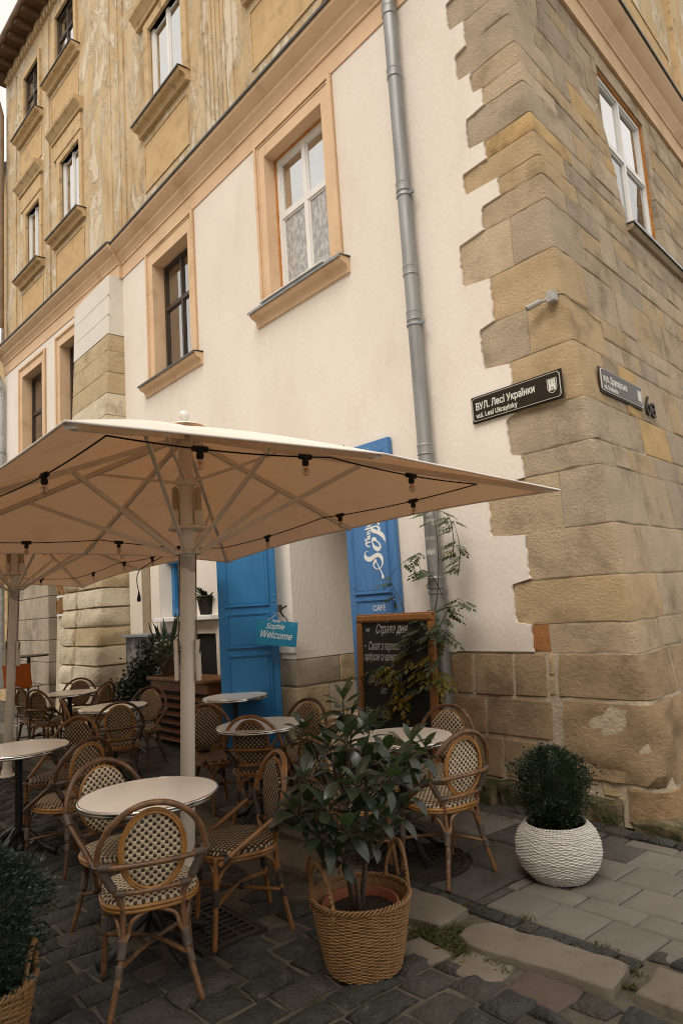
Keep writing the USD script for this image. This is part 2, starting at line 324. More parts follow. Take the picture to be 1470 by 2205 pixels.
mat('orange_plastic', (.52, .13, .02), (.46, .11, .018), 5., .45)
mat('camera_white', (.40, .38, .35), (.28, .265, .24), 20., .5)
mat('sign_black', (.024, .0165, .011), rough=.32, spec=.22)
mat('sign_letter', (.62, .60, .55), rough=.4)
mat('bulb_amber', (.55, .25, .05), rough=.15, spec=.6)
# paving
mat('sett_a', (.0225, .0225, .021), (.037, .036, .032), 9., .70, 1.0, 26, .03, c3=(.085, .078, .066), c3scale=14., c3lo=.6, c3hi=.72)
mat('sett_b', (.020, .0185, .016), (.032, .029, .024), 9., .72, 1.0, 26, .03, c3=(.075, .066, .054), c3scale=14., c3lo=.6, c3hi=.72)
mat('sett_c', (.034, .030, .024), (.050, .043, .034), 9., .75, 1.0, 26, .03)
mat('sett_red', (.095, .065, .052), (.07, .05, .04), 6., .8, .6, 35, .012)
mat('kerb_stone', (.165, .138, .105), (.125, .102, .077), 3.5, .85, .5, 45, .008, c3=(.085, .068, .05), c3scale=5., c3lo=.58, c3hi=.74)
mat('slab_a', (.150, .134, .112), (.122, .108, .09), 3., .85, .35, 80, .004, c3=(.08, .07, .058), c3scale=2.4, c3lo=.55, c3hi=.75)
mat('slab_b', (.135, .12, .10), (.11, .097, .08), 3., .85, .35, 80, .004, c3=(.06, .052, .043), c3scale=2.4, c3lo=.55, c3hi=.75)
mat('slab_dark', (.070, .063, .054), (.050, .045, .038), 3., .85, .5, 60, .006, c3=(.035, .032, .028), c3scale=3.4, c3lo=.5, c3hi=.7)
mat('joint_sand', (.105, .088, .065), (.068, .056, .042), 14., .95, .8, 80, .01, c3=(.04, .042, .018), c3scale=3., c3lo=.52, c3hi=.65)
mat('street', (.05, .046, .041), (.075, .068, .058), 2., .9, .6, 12, .02)
# woven panels: staggered little squares
def weave(name, ground, dots, thr):
    M[name] = usdkit.material(stage, '/World/Looks/' + name, {
        'uv': ('texture_coordinate', {}), 'sp': ('separate_xyz', {}),
        'a': ('math', {'math_type': 'multiply', 'value2': PI}), 'b': ('math', {'math_type': 'multiply', 'value2': PI}),
        'sa': ('math', {'math_type': 'sine'}), 'sb': ('math', {'math_type': 'sine'}), 'm': ('math', {'math_type': 'multiply'}),
        'r': ('map_range', {'from_min': thr - .07, 'from_max': thr + .07, 'to_min': 0., 'to_max': 1., 'clamp': True}),
        'no': ('noise_texture', {'scale': .6, 'detail': 3.}), 'nr': ('map_range', {'from_min': .2, 'from_max': .8, 'to_min': .65, 'to_max': 1.15}),
        'x': ('mix', {'mix_type': 'mix', 'color1': ground, 'color2': dots}), 'y': ('mix', {'mix_type': 'multiply', 'fac': 1.0}),
        'ab': ('math', {'math_type': 'absolute'}), 'bu': ('bump', {'strength': .6, 'distance': .004}),
        'p': ('principled_bsdf', {'roughness': .5, 'specular_ior_level': .4})},
        [('uv.UV', 'sp.vector'), ('sp.x', 'a.value1'), ('sp.y', 'b.value1'), ('a.value', 'sa.value1'), ('b.value', 'sb.value1'), ('sa.value', 'm.value1'), ('sb.value', 'm.value2'),
         ('m.value', 'r.value'), ('r.result', 'x.fac'), ('uv.UV', 'no.vector'), ('no.fac', 'nr.value'), ('x.color', 'y.color1'), ('nr.result', 'y.color2'), ('y.color', 'p.base_color'),
         ('m.value', 'ab.value1'), ('ab.value', 'bu.height'), ('bu.normal', 'p.normal')], surface='p.BSDF')
weave('weave_light', (.58, .47, .315), (.058, .038, .027), .10)
weave('weave_dark', (.042, .024, .014), (.46, .33, .175), .34)
weave('weave_mid', (.40, .28, .15), (.05, .032, .022), .02)
def pane(name, tint, refl):
    M[name] = usdkit.material(stage, '/World/Looks/' + name, {
        't': ('transparent_bsdf', {'color': tint}), 'g': ('glossy_bsdf', {'roughness': .02, 'color': (.92, .92, .92)}), 'f': ('fresnel', {'IOR': 1.5}),
        'ma': ('math', {'math_type': 'multiply_add', 'value2': .75, 'value3': refl, 'use_clamp': True}), 'x': ('mix_closure', {})},
        [('f.fac', 'ma.value1'), ('ma.value', 'x.fac'), ('t.BSDF', 'x.closure1'), ('g.BSDF', 'x.closure2')], surface='x.closure')
pane('glass', (.85, .86, .86), .36)
pane('glass_sky', (.8, .8, .8), .62)
mat('film_glass', (.44, .42, .40), (.27, .26, .25), 26., .25, stretch=(1, 1, .5), detail=2., spec=.6, lo=.42, hi=.58)
pane('bulb_glass', (.95, .9, .85), .08)
# ------------------------------------------------------------------ sky is the dome; ground, road and pavement come first
rng = np.random.default_rng(7); rnd = random.Random(5)
def sheet(x0, x1, y0, y1, z):
    v = np.array([[x0, y0, z], [x1, y0, z], [x1, y1, z], [x0, y1, z]], float)
    return trimesh.Trimesh(v, [[0, 1, 2], [0, 2, 3]], process=False)
single('ground', sheet(-60, 60, -40, 70, -.075), 'street', 'dark old street surface running off under the cafe and the houses', None, None, 'structure')

def paver(poly, top, h, mat_bump, seed, rnd_edge=.012, dome=.004):
    """one paving stone from a polygon in ground coordinates (u, n): rim, rounded shoulder, slightly uneven top"""
    p = np.asarray(poly.exterior.coords)[:-1]
    if Polygon(p).exterior.is_ccw is False: p = p[::-1]
    seg = []
    for a, b in zip(p, np.roll(p, -1, 0)):
        k = max(1, int(round(np.linalg.norm(b - a) / .07))); seg += [a + (b - a) * s for s in np.arange(k) / k]
    p = np.array(seg); p += (meshkit.noise(np.c_[p * 22, np.full(len(p), seed * 3.1)], 3)[:, None] - .5) * rnd_edge
    c = p.mean(0); n = len(p); tilt = (np.array([meshkit.noise([[seed * 1.7, 1, 2]])[0], meshkit.noise([[seed * 2.3, 5, 2]])[0]]) - .5) * .03
    def ring(k, z, am=0):
        q = c + (p - c) * k; w = np.linalg.norm(p - c, axis=1).mean(); q = c + (p - c) * (1 - (1 - k))
        return np.c_[q, z + (q - c) @ tilt + am * (meshkit.noise(np.c_[q * 14, np.full(n, seed)], 1) - .5)]
    size = np.linalg.norm(p - c, axis=1).mean(); sh = 1 - .014 / size
    rings = [ring(1, top - h), ring(1, top - .012), ring(sh, top - .002, dome), ring(.55, top + dome, dome * 2)]
    v = np.vstack(rings + [np.array([[c[0], c[1], top + dome * 1.3]])]); f = []
    for k in range(len(rings) - 1):
        for i in range(n):
            j = (i + 1) % n; a, b, d, e = k * n + i, k * n + j, (k + 1) * n + j, (k + 1) * n + i; f += [[a, b, d], [a, d, e]]
    k = (len(rings) - 1) * n
    f += [[k + i, k + (i + 1) % n, len(v) - 1] for i in range(n)]
    return trimesh.Trimesh(FG(v), np.array(f)[:, ::-1] if FG.flips() else f, process=False)
def quad(u0, u1, n0, n1, j=.0, sk=0.0):
    q = np.array([[u0, n0], [u1, n0], [u1, n1], [u0, n1]], float) + (rng.random((4, 2)) - .5) * 2 * j
    return Polygon(q)
road = Thing('road', 'dark basalt setts with sandy joints in the foreground street', origin=FG([[3.0, 1.8, 0]])[0], kind='structure')
g = FG([[-6, -6, -.012], [26, -6, -.012], [26, 2.60, -.012], [-6, 2.60, -.012]])
road.add('joint_bed', trimesh.Trimesh(g, [[0, 1, 2], [0, 2, 3]][::1], process=False), 'joint_sand')
far = []; cnt = 0; sd = 0
obstacle = [Polygon([(3.22, 1.70), (3.76, 1.70), (3.76, 2.06), (3.22, 2.06)])]
u = .55
while u < 9.0:
    pu = .148 + .03 * rnd.random(); nn = .55 - .2 * rnd.random()
    while nn < 2.40:
        ln = .20 + .13 * rnd.random()
        end = min(nn + ln, 2.44 + .03 * math.sin(u * 7))
        if end - nn > .07:
            q = quad(u + .010, u + pu - .008, nn + .008, end - .010, .011)
            if not any(q.intersects(o) for o in obstacle):
                m = paver(q, .004 + .016 * (rnd.random() - .5), .05, None, sd, .022, .011); sd += 1
                if cnt < 290 and u < 5.6 and nn > .7:
                    road.add('sett', m, rnd.choice(['sett_a', 'sett_a', 'sett_b', 'sett_b', 'sett_c'])); cnt += 1
                else: far.append(m)
        nn += ln
    u += pu
p = road.add('distant_setts', cat(far), 'sett_b'); stage.GetPrimAtPath(p).SetCustomDataByKey('kind', 'stuff')
# worn transition stones between setts and kerb
for (u0, u1, n0, n1, mt) in [(2.66, 2.92, 2.43, 2.57, 'kerb_stone'), (2.36, 2.6, 2.36, 2.51, 'kerb_stone'), (2.07, 2.33, 2.38, 2.6, 'kerb_stone'), (1.78, 2.04, 2.40, 2.63, 'sett_red'), (1.62, 1.75, 2.5, 2.62, 'sett_c'), (1.40, 1.58, 2.52, 2.66, 'sett_a'), (1.18, 1.36, 2.5, 2.66, 'sett_a'), (.9, 1.14, 2.5, 2.66, 'sett_c'), (2.95, 3.2, 2.44, 2.58, 'sett_c'), (.6, .86, 2.5, 2.64, 'sett_a')]:
    sd += 1; road.add('edge_stone', paver(quad(u0, u1, n0, n1, .018), .006, .05, None, sd, .03, .006), mt)
kerb = Thing('kerb', 'worn beige kerb stones with grass at their edges', origin=FG([[2.0, 2.75, 0]])[0], kind='structure')
kp = [Polygon([(1.665, 2.66), (1.72, 2.885), (2.0, 2.86), (2.24, 2.835), (2.40, 2.82), (2.455, 2.75), (2.44, 2.63), (2.33, 2.575), (2.1, 2.60), (1.85, 2.64)]),
      Polygon([(2.55, 2.62), (2.57, 2.86), (2.75, 2.885), (2.97, 2.86), (2.98, 2.60), (2.74, 2.585)]),
      Polygon([(1.02, 2.74), (1.04, 3.0), (1.3, 3.03), (1.62, 2.95), (1.60, 2.70), (1.3, 2.71)]),
      Polygon([(.3, 2.75), (.3, 3.0), (.98, 3.02), (.97, 2.73)])]
uu = 3.02
while uu < 9: l = .5 + .4 * rnd.random(); kp.append(quad(uu, uu + l - .03, 2.61, 2.86, .015)); uu += l
for q in kp: sd += 1; kerb.add('kerb_stone', paver(q, .032, .10, None, sd, .03, .008), 'kerb_stone')
pave = Thing('pavement', 'grey stone slab pavement between kerb and house wall', origin=FG([[2.0, 3.6, 0]])[0], kind='structure')
g = FG([[-6, 2.60, -.016], [26, 2.60, -.016], [26, 6.4, -.016], [-6, 6.4, -.016]])
pave.add('joint_bed', trimesh.Trimesh(g, [[0, 1, 2], [0, 2, 3]], process=False), 'joint_sand')
uu = -.5
while uu < 3.0:                                                    # strip of small dark cobbles behind the kerb
    l = .085 + .05 * rnd.random(); sd += 1
    lim = 2.885 if uu > 1.65 else 3.03
    pave.add('cobble', paver(quad(uu + .006, uu + l - .006, lim + .012, lim + .10, .010), .004 + .006 * rnd.random(), .04, None, sd, .02, .006), rnd.choice(['sett_a', 'sett_a', 'sett_b', 'sett_c'])); uu += l
rows = [(3.0, 3.265), (3.265, 3.43), (3.43, 3.70), (3.70, 3.97), (3.97, 4.24), (4.24, 4.36)]
for k, (n0, n1) in enumerate(rows):
    uu = -1.2 + .13 * (k % 2)
    while uu < 2.62 - .0 * k:
        l = .285 * rnd.choice([1, 1, 1, 1.12]) if k != 1 else .33
        l = min(l, 2.635 - uu)
        if l < .05: break
        lo_n = n0 + (.06 if (k == 0 and uu < 1.7) else 0)
        q = quad(uu + .003, uu + l - .003, lo_n + .003, n1 - .003, .002); sd += 1
        dark = uu > 2.25 and rnd.random() < .75
        pave.add('slab', paver(q, .004 + .004 * rnd.random(), .04, None, sd, .003, .001), 'slab_dark' if dark else rnd.choice(['slab_a', 'slab_b'])); uu += l
far = []; cnt = 0
n0 = 3.0
while n0 < 5.6:
    h = .34 + .14 * rnd.random(); uu = 2.64
    while uu < 13:
        l = .38 + .3 * rnd.random()
        q = quad(uu + .006, uu + l - .006, n0 + .006, n0 + h - .006, .008); sd += 1
        hole = Point(3.27, 3.2).buffer(.34)
        if q.intersects(hole): q = q.difference(hole)
        if q.geom_type == 'Polygon' and q.area > .01:
            m = paver(q, .003 + .007 * rnd.random(), .04, None, sd, .006, .002)
            if cnt < 120 and n0 < 4.5 and uu < 9: pave.add('old_slab', m, rnd.choice(['slab_dark', 'slab_dark', 'slab_b'])); cnt += 1
            else: far.append(m)
        uu += l
    n0 += h
p = pave.add('distant_slabs', cat(far), 'slab_b'); stage.GetPrimAtPath(p).SetCustomDataByKey('kind', 'stuff')
uu = .2
while uu < 3.3:                                                    # cobbles along the foot of the wall
    l = .10 + .09 * rnd.random(); sd += 1
    pave.add('wall_cobble', paver(quad(uu + .006, uu + l - .006, 4.36, 4.45, .012), .018 + .012 * rnd.random(), .05, None, sd, .02, .008), rnd.choice(['sett_a', 'sett_a', 'sett_b', 'sett_c'])); uu += l

# ------------------------------------------------------------------ the corner house
house = Thing('corner_house', 'old corner house with cream plaster, ochre upper floors and a bare sandstone corner', 'building', origin=FA([[4.6, 0, 0]])[0])
ZC = [7.36, 6.98, 6.68, 6.43, 6.15, 5.94, 5.77, 5.46, 5.29, 5.07, 4.90, 4.68, 4.26, 3.86, 3.48, 3.03, 2.70, 2.51, 2.07, 1.70, 1.365, 1.15]
UL = [3.36, 3.53, 3.36, 3.49, 3.34, 3.24, 3.43, 3.26, 3.52, 3.17, 3.36, 3.63, 3.345, 3.495, 3.23, 3.31, 3.21, 3.575, 3.25, 3.41, 3.285]
def plaster_poly():
    pts = [(10.85, 7.40)]; pts.append((UL[0], 7.40))
    for k, u in enumerate(UL):
        zt, zb = ZC[k], ZC[k + 1]
        hz = int((zt - zb) / .035) + 2
        for s in np.linspace(.04, .96, hz): pts.append((u + .03 * (meshkit.noise([[k * 3.3, (zt + (zb - zt) * s) * 11, 1.5]])[0] - .5) + .012 * (rnd.random() - .5) - (.012 if s in (.04, .96) else 0), zt + (zb - zt) * s + .008 * (rnd.random() - .5)))
    pts += [(4.05, 1.155), (4.06, 1.145), (8.0, 1.10), (8.0, 0), (10.85, 0)]
    p = Polygon(pts).buffer(0)
    for h in (sbox(5.13, 5.15, 6.65, 7.5), sbox(8.27, 5.15, 9.80, 7.5), sbox(5.33, 0, 6.40, 3.25), sbox(8.72, 1.60, 9.68, 3.05), sbox(8.10, .15, 8.72, 1.36)): p = p.difference(h)
    return p
house.add('plaster_wall', FA.mesh(extr(plaster_poly(), -.30, .018)), 'plaster', smooth=False)
# corner path -------------------------------------------------------
WRZ = np.array([-.2, .25, .5, .87, 1.2, 2, 2.7, 3.4, 3.9, 4.6, 5.4, 6.1, 6.6, 9]); WRV = np.array([.60, .60, .575, .53, .48, .41, .33, .27, .215, .18, .12, .05, 0, 0])
wr = lambda z: np.interp(z, WRZ, WRV)
wa = lambda z: np.interp(z, [0, .45, 1.12, 1.16, 9], [.10, .07, .02, 0, 0])
def uC(z): return 2.92 - (wr(z) + .134 * wa(z)) / .991
def corner_pt(z): return FA(np.stack([uC(z), wa(z), z], -1))
class Path:
    def __init__(s, C, d1, n1, d2, n2, r): s.C, s.d1, s.n1, s.d2, s.n2, s.r = C, d1, n1, d2, n2, r
    def __call__(s, t, z):
        t = np.asarray(t, float); z = np.broadcast_to(np.asarray(z, float), t.shape); C = s.C(z); r = s.r(z)
        q = np.clip((t + r) / (2 * r), 0, 1)[:, None]; rr = r[:, None]
        P = (1 - q) ** 2 * (C + s.d1 * rr) + 2 * q * (1 - q) * C + q ** 2 * (C + s.d2 * rr)
        P = np.where((t < -r)[:, None], C + s.d1 * (-t)[:, None], np.where((t > r)[:, None], C + s.d2 * t[:, None], P))
        N = s.n1 * (1 - q) + s.n2 * q; N /= np.linalg.norm(N, axis=1, keepdims=True)
        return P, N
main_corner = Path(corner_pt, dL, -nA, dR, oR, lambda z: np.interp(z, [0, 1, 2, 7], [.24, .13, .06, .04]))
def stone(path, cols, zs, amp=.012, edge=.004, depth=.10, seed=0, nscale=7.0, base=0.0, bulge=0.0, jit=.006):
    """cols(z) -> path parameter of every column at height z; zs the heights of the rows"""
    rows_p, rows_n, tt = [], [], []
    nz = len(zs)
    for k, z in enumerate(zs):
        t = np.asarray(cols(z), float); zz = z + jit * 2 * (meshkit.noise(np.c_[t * 5, np.full(len(t), seed), np.full(len(t), k)], 9) - .5) * (1 if k in (0, nz - 1) else 0)
        P, N = path(t, zz); rows_p.append(P); rows_n.append(N); tt.append(t)
    P, N = np.array(rows_p), np.array(rows_n); nc = P.shape[1]
    h = amp * 2 * (meshkit.fbm(P * nscale + seed * 11.3, 3) - .5) + base
    inner = np.ones((nz, nc)); inner[[0, -1]] = 0; inner[:, [0, -1]] = 0
    xs = np.linspace(-1, 1, nc)[None, :]; ys = np.linspace(-1, 1, nz)[:, None]
    h = np.maximum(h, base - .003) if amp < .04 else h
    h = h * (.4 + .6 * inner) - edge * (1 - inner) * (.6 + .8 * meshkit.noise(P * 15 + seed, 4)) + bulge * np.clip(1 - xs ** 4, 0, 1) * np.clip(1 - ys ** 2, 0, 1)
    V = P + N * h[..., None]; v = V.reshape(-1, 3); f = []
    i, j = np.meshgrid(np.arange(nz - 1), np.arange(nc - 1), indexing='ij')
    A, B, C_, D = i * nc + j, i * nc + j + 1, (i + 1) * nc + j + 1, (i + 1) * nc + j
    f = np.concatenate([np.stack([A, B, C_], -1).reshape(-1, 3), np.stack([A, C_, D], -1).reshape(-1, 3)])
    bi = [k for k in range(nc)] + [r * nc + nc - 1 for r in range(1, nz)] + [(nz - 1) * nc + k for k in range(nc - 2, -1, -1)] + [r * nc for r in range(nz - 2, 0, -1)]
    back = (P - N * depth).reshape(-1, 3)[bi]; k0 = len(v); v = np.vstack([v, back]); n = len(bi)
    sk = []
    for a in range(n): b = (a + 1) % n; sk += [[bi[b], bi[a], k0 + a], [bi[b], k0 + a, k0 + b]]
    f = np.vstack([f, sk])
    m = trimesh.Trimesh(v, f, process=False)
    fn = np.cross(v[f[0, 1]] - v[f[0, 0]], v[f[0, 2]] - v[f[0, 0]])
    if fn @ N.reshape(-1, 3)[f[0, 0]] < 0: m = trimesh.Trimesh(v, f[:, ::-1], process=False)
    return m
def span(a, b, g=.004, step=.16):
    n = max(1, int(round((b - a) / step)))
    return np.concatenate([[a + g, a + g + .016], np.linspace(a + g + .016, b - g - .016, n + 1)[1:-1], [b - g - .016, b - g]])
def zspan(z0, z1, g=.004, n=2): return np.concatenate([[z0 + g, z0 + g + .014], np.linspace(z0 + g + .014, z1 - g - .014, n + 1)[1:-1], [z1 - g - .014, z1 - g]])
def wall_stone(u0, u1, z0, z1, seed, **k):   # on facade A, from u1 (left) to u0 (right)
    return stone(main_corner, lambda z: span(-(u1 - uC(z)), -(u0 - uC(z)), k.get('g', .004), .075), zspan(z0, z1, n=4), seed=seed, **{a: b for a, b in k.items() if a != 'g'})
def corner_stone(ul, vr, z0, z1, seed, **k):
    def cols(z):
        r = float(main_corner.r(z)); a = -(ul - uC(z)); b = vr
        left = np.concatenate([[a + .004, a + .018], np.linspace(a + .018, -r, max(2, int((-r - a) / .075)) + 1)[1:]])
        arc = np.linspace(-r, r, 6)[1:-1]
        right = np.concatenate([np.linspace(r, b - .023, max(2, int((b - r) / .08)) + 1)[:-1], [b - .018, b - .004]])
        return np.concatenate([left, arc, right])
    n0 = len(cols(z0)); nz = zspan(z0, z1, n=max(3, int((z1 - z0) / .075)))
    return stone(main_corner, lambda z: np.interp(np.linspace(0, 1, n0), np.linspace(0, 1, len(cols(z))), cols(z)), nz, seed=seed, **k)
RW = (2.02, 3.42, 5.24, 7.14)                                        # window on the side street: v0 v1 z0 z1
nst = 0; far = []; side_st = []
def add_stone(m, mt, lab=None, sm=30):
    global nst
    nst += 1
    if nst <= 290: house.add('stone', m, mt, smooth=sm, label=lab)
    else: far.append(m)
SPL = {11: 3.10, 13: 3.03, 17: 2.90}
for k in range(len(UL)):
    z1, z0 = ZC[k], ZC[k + 1]; ul = UL[k]; vr = [.34, .62][k % 2] + .22 * rnd.random()
    lab = None
    if k == 20:
        add_stone(wall_stone(3.125, 3.285, z0, z1, 900, amp=.02), 'brick_orange', 'crumbling orange brick'); ul = 3.115
    elif k in SPL:
        add_stone(wall_stone(SPL[k], ul, z0, z1, 800 + k), rnd.choice(ST)); ul = SPL[k]
    mt = 'sandstone_ochre' if k == 7 else rnd.choice(ST)
    add_stone(corner_stone(ul, vr, z0, z1, k * 3 + 1, amp=.02, nscale=10.), mt)
    v = vr
    lim = 6.4
    sub = [(z0, z1)] if z1 - z0 < .37 or rnd.random() < .5 else [(z0, (z0 + z1) / 2), ((z0 + z1) / 2, z1)]
    for (a, b) in sub:
        v = vr
        while v < lim:
            l = .28 + .42 * rnd.random(); e = min(v + l, lim)
            inwin = b > RW[2] + .02 and a < RW[3] - .02
            if inwin:
                if v < RW[0] < e: e = RW[0]
                if RW[0] - .001 <= v < RW[1]: v = RW[1]; continue
            if e - v > .06:
                pr = 0.012 * (rnd.random() - .5)
                side_st.append((stone(main_corner, lambda z, v=v, e=e: span(v, e, .004, .2), zspan(a, b), seed=int(v * 100) + k * 31, base=pr, amp=.016, edge=.005), rnd.choice(STR) if rnd.random() < .95 else 'sandstone_ochre', v))
            v = e
# plinth and base stones
R_ = [(4.12, 3.875, .80, 1.145), (3.865, 3.475, .80, 1.145), (3.465, 3.165, .81, 1.145), (3.155, 3.09, .975, 1.145), (3.155, 3.095, .83, .97), (4.12, 3.765, .495, .795), (3.755, 3.135, .50, .80), (4.12, 3.61, .17, .49), (3.60, 3.10, .19, .49), (2.96, 2.79, .235, .415), (2.775, 2.64, .175, .25)]
for i, (a, b, z0, z1) in enumerate(R_):
    add_stone(wall_stone(b, a, z0, z1, 300 + i, amp=.022 if a - b > .2 else .008, edge=.014, base=.004), 'sandstone_b' if i in (3, 4, 9, 10) else rnd.choice(PL))
add_stone(corner_stone(3.075, .62, .82, 1.145, 401, amp=.03, edge=.014), PL[0])
add_stone(corner_stone(3.05, .95, .27, .815, 402, amp=.075, edge=.018, nscale=6.5, base=.012), PL[1])
add_stone(corner_stone(2.60, .8, .03, .262, 403, amp=.03, edge=.018), PL[2])
for i, (v0, v1, z0, z1) in enumerate([(.63, 1.15, .82, 1.145), (1.16, 1.8, .75, 1.145), (.96, 1.6, .3, .81), (1.62, 2.4, .3, .74), (.82, 1.5, .03, .27), (1.52, 2.3, .03, .29), (1.82, 2.5, .75, 1.145), (2.42, 3.2, .3, .74), (2.52, 3.3, .76, 1.145), (2.32, 3.1, .03, .29)]):
    add_stone(stone(main_corner, lambda z, a=v0, b=v1: span(a, b), zspan(z0, z1), seed=500 + i, amp=.025, edge=.012), rnd.choice(PL))
side_st.sort(key=lambda s: s[2])
for m, mt, _v in side_st: add_stone(m, mt)
if far:
    p = house.add('further_stones', cat(far), STR[0], smooth=50); stage.GetPrimAtPath(p).SetCustomDataByKey('kind', 'stuff')
# mortar bed behind the stones
zz = np.unique(np.r_[np.linspace(0, 1.12, 6), 1.16, np.linspace(1.4, 5.1, 14), RW[2], RW[3], np.linspace(5.5, 7.0, 6), 7.40])
tt = np.unique(np.r_[-1.9, -1.2, -.6, np.linspace(-.3, .3, 9), .6, 1.2, RW[0], RW[1], 2.7, 4.4, 5.4, 6.5, 9.2])
V = []
for z in zz:
    P, N = main_corner(tt, np.full(len(tt), z)); V.append(P - N * .0095)
V = np.array(V); nc = len(tt); f = []
for i in range(len(zz) - 1):
    for j in range(nc - 1):
        if RW[0] - .001 <= tt[j] < RW[1] - .001 and RW[2] - .001 <= zz[i] < RW[3] - .001: continue
        a, b, c, d = i * nc + j, i * nc + j + 1, (i + 1) * nc + j + 1, (i + 1) * nc + j; f += [[a, b, c], [a, c, d]]
house.add('mortar', trimesh.Trimesh(V.reshape(-1, 3), f, process=False), 'mortar', smooth=60)
# mossy footing blocks
def rough_block(u0, u1, w0, w1, z0, z1, seed, amp=.03):
    m = bx(u0, u1, w0, w1, z0, z1, .025)
    for _ in range(3): m = m.subdivide()
    m.merge_vertices(); v = m.vertices
    n = np.stack([meshkit.fbm(v * 9 + seed + 20 * k, 3) - .5 for k in range(3)], -1)
    return FA.mesh(trimesh.Trimesh(v + n * amp * 2, m.faces, process=False))
for i, (a, b, w, z1) in enumerate([(4.15, 3.62, .22, .165), (3.60, 3.08, .20, .18), (2.98, 2.62, .17, .165), (2.58, 2.2, .12, .075), (3.2, 2.9, .10, .235), (5.3, 4.2, .12, .2)]):
    house.add('footing_stone', rough_block(a, b, -.1, w, -.05, z1, i * 7.7), 'moss_stone', smooth=50)
# cornice, frieze, ledges --------------------------------------------
KM = 1.144
CORN = [(-.05, 7.37), (.032, 7.37), (.032, 7.60), (.05, 7.605), (.05, 7.64), (.065, 7.66), (.085, 7.70), (.12, 7.735), (.125, 7.78), (.16, 7.80), (.20, 7.835), (.235, 7.87), (.24, 7.93), (-.05, 7.93)]
TIN = [(-.05, 7.932), (.255, 7.915), (.262, 7.915), (.262, 7.945), (.05, 8.02), (-.05, 8.02)]
def mitred(profile, u0, u1, m0=0.0, m1=0.0):
    m = sweep_u(profile, u0, u1); v = m.vertices.copy()
    a = np.abs(v[:, 0] - u0) < 1e-6; v[a, 0] += m0 * v[a, 1]; b = np.abs(v[:, 0] - u1) < 1e-6; v[b, 0] += m1 * v[b, 1]
    return fix(trimesh.Trimesh(v, m.faces, process=False))
house.add('cornice', FA.mesh(mitred(CORN, 2.92, 10.95, -KM)), 'salmon', smooth=30)
house.add('cornice', FR.mesh(mitred(CORN, 0, 9, -KM)), 'salmon', smooth=30)
house.add('cornice', FB.mesh(mitred(CORN, -.02, 5.95)), 'salmon', smooth=30)
house.add('cornice_flashing', FA.mesh(mitred(TIN, 2.92, 10.95, -KM)), 'flashing'); house.add('cornice_flashing', FR.mesh(mitred(TIN, 0, 9, -KM)), 'flashing'); house.add('cornice_flashing', FB.mesh(mitred(TIN, -.02, 5.95)), 'flashing')
# upper floors ---------------------------------------------------------
UA = [(8.44, 9.56, 9.62, 11.20), (5.24, 6.36, 9.62, 11.20), (8.44, 9.56, 13.0, 14.5), (5.24, 6.36, 13.0, 14.5)]
UB = [(1.58, 2.53, 9.34, 10.88), (3.68, 4.50, 9.24, 10.70), (1.75, 2.72, 12.92, 14.3), (3.72, 4.60, 12.72, 14.1)]
pA = sbox(2.92, 7.94, 10.9, 15.2); pB = sbox(-.05, 7.94, 5.95, 15.2); pR = sbox(0, 7.94, 9, 15.2)
BRK = Polygon([(4.55, 8.02), (5.35, 8.02), (5.42, 8.25), (5.2, 8.42), (5.12, 8.75), (4.85, 8.9), (4.6, 9.2), (4.3, 9.0), (4.35, 8.4)])
for (a, b, c, d) in UA: pA = pA.difference(sbox(a, c, b, d))
for (a, b, c, d) in UB: pB = pB.difference(sbox(a, c, b, d))
pA = pA.difference(BRK)
house.add('upper_wall', FA.mesh(extr(pA, -.35, -.02)), 'ochre', smooth=False)
house.add('upper_wall', FB.mesh(extr(pB, -.35, -.02)), 'ochre', smooth=False)
house.add('upper_wall', FR.mesh(extr(pR, -.35, -.02)), 'ochre', smooth=False)
# bricks laid bare where the render fell off
house.add('brick_bed', FA.mesh(bx(4.2, 5.5, -.3, -.085, 7.95, 9.3)), 'mortar')
for r in range(17):
    zb = 8.0 + r * .075; uu = 4.2 + (.12 if r % 2 else 0)
    while uu < 5.5:
        q = sbox(uu, zb, uu + .23, zb + .062).intersection(BRK)
        if q.geom_type == 'Polygon' and q.area > .003: house.add('brick', FA.mesh(extr(q, -.2, -.055 - .02 * rnd.random())), 'brick_orange', smooth=False)
        uu += .245
# strips, pilasters, ledge bands on the upper floors
def strip(F, u0, u1, z0, z1, w, mt='ochre_trim', name='pilaster'): house.add(name, F.mesh(bx(u0, u1, -.03, w, z0, z1, .006)), mt)
house.add('ledge_band', FA.mesh(bx(2.9, 10.82, -.03, .03, 8.03, 8.12, .01)), 'ochre_trim'); house.add('ledge_band', FB.mesh(bx(0, 5.9, -.03, .03, 8.03, 8.12, .01)), 'ochre_trim'); house.add('ledge_band', FR.mesh(bx(0, 9, -.03, .03, 8.03, 8.12, .01)), 'ochre_trim')
for k in range(5): strip(FA, 7.30 + k * .11, 7.36 + k * .11, 8.15, 15, .0, 'ochre', name='flute')
strip(FA, 7.1, 7.26, 8.14, 15, .01, 'ochre'); strip(FA, 7.86, 8.02, 8.14, 15, .01, 'ochre')
strip(FA, 10.6, 10.9, 8.14, 15, .02, 'ochre'); strip(FA, 4.75, 4.9, 9.1, 15, .01, 'ochre')
for (a, b, w) in [(.25, .6, .0), (3.12, 3.24, .02), (3.30, 3.40, -.005), (5.2, 5.28, .01)]: strip(FB, a, b, 8.14, 14.6, w, 'ochre')
strip(FR, 3.0, 3.15, 8.14, 15, .06); strip(FR, 5.4, 5.6, 8.14, 15, .06)
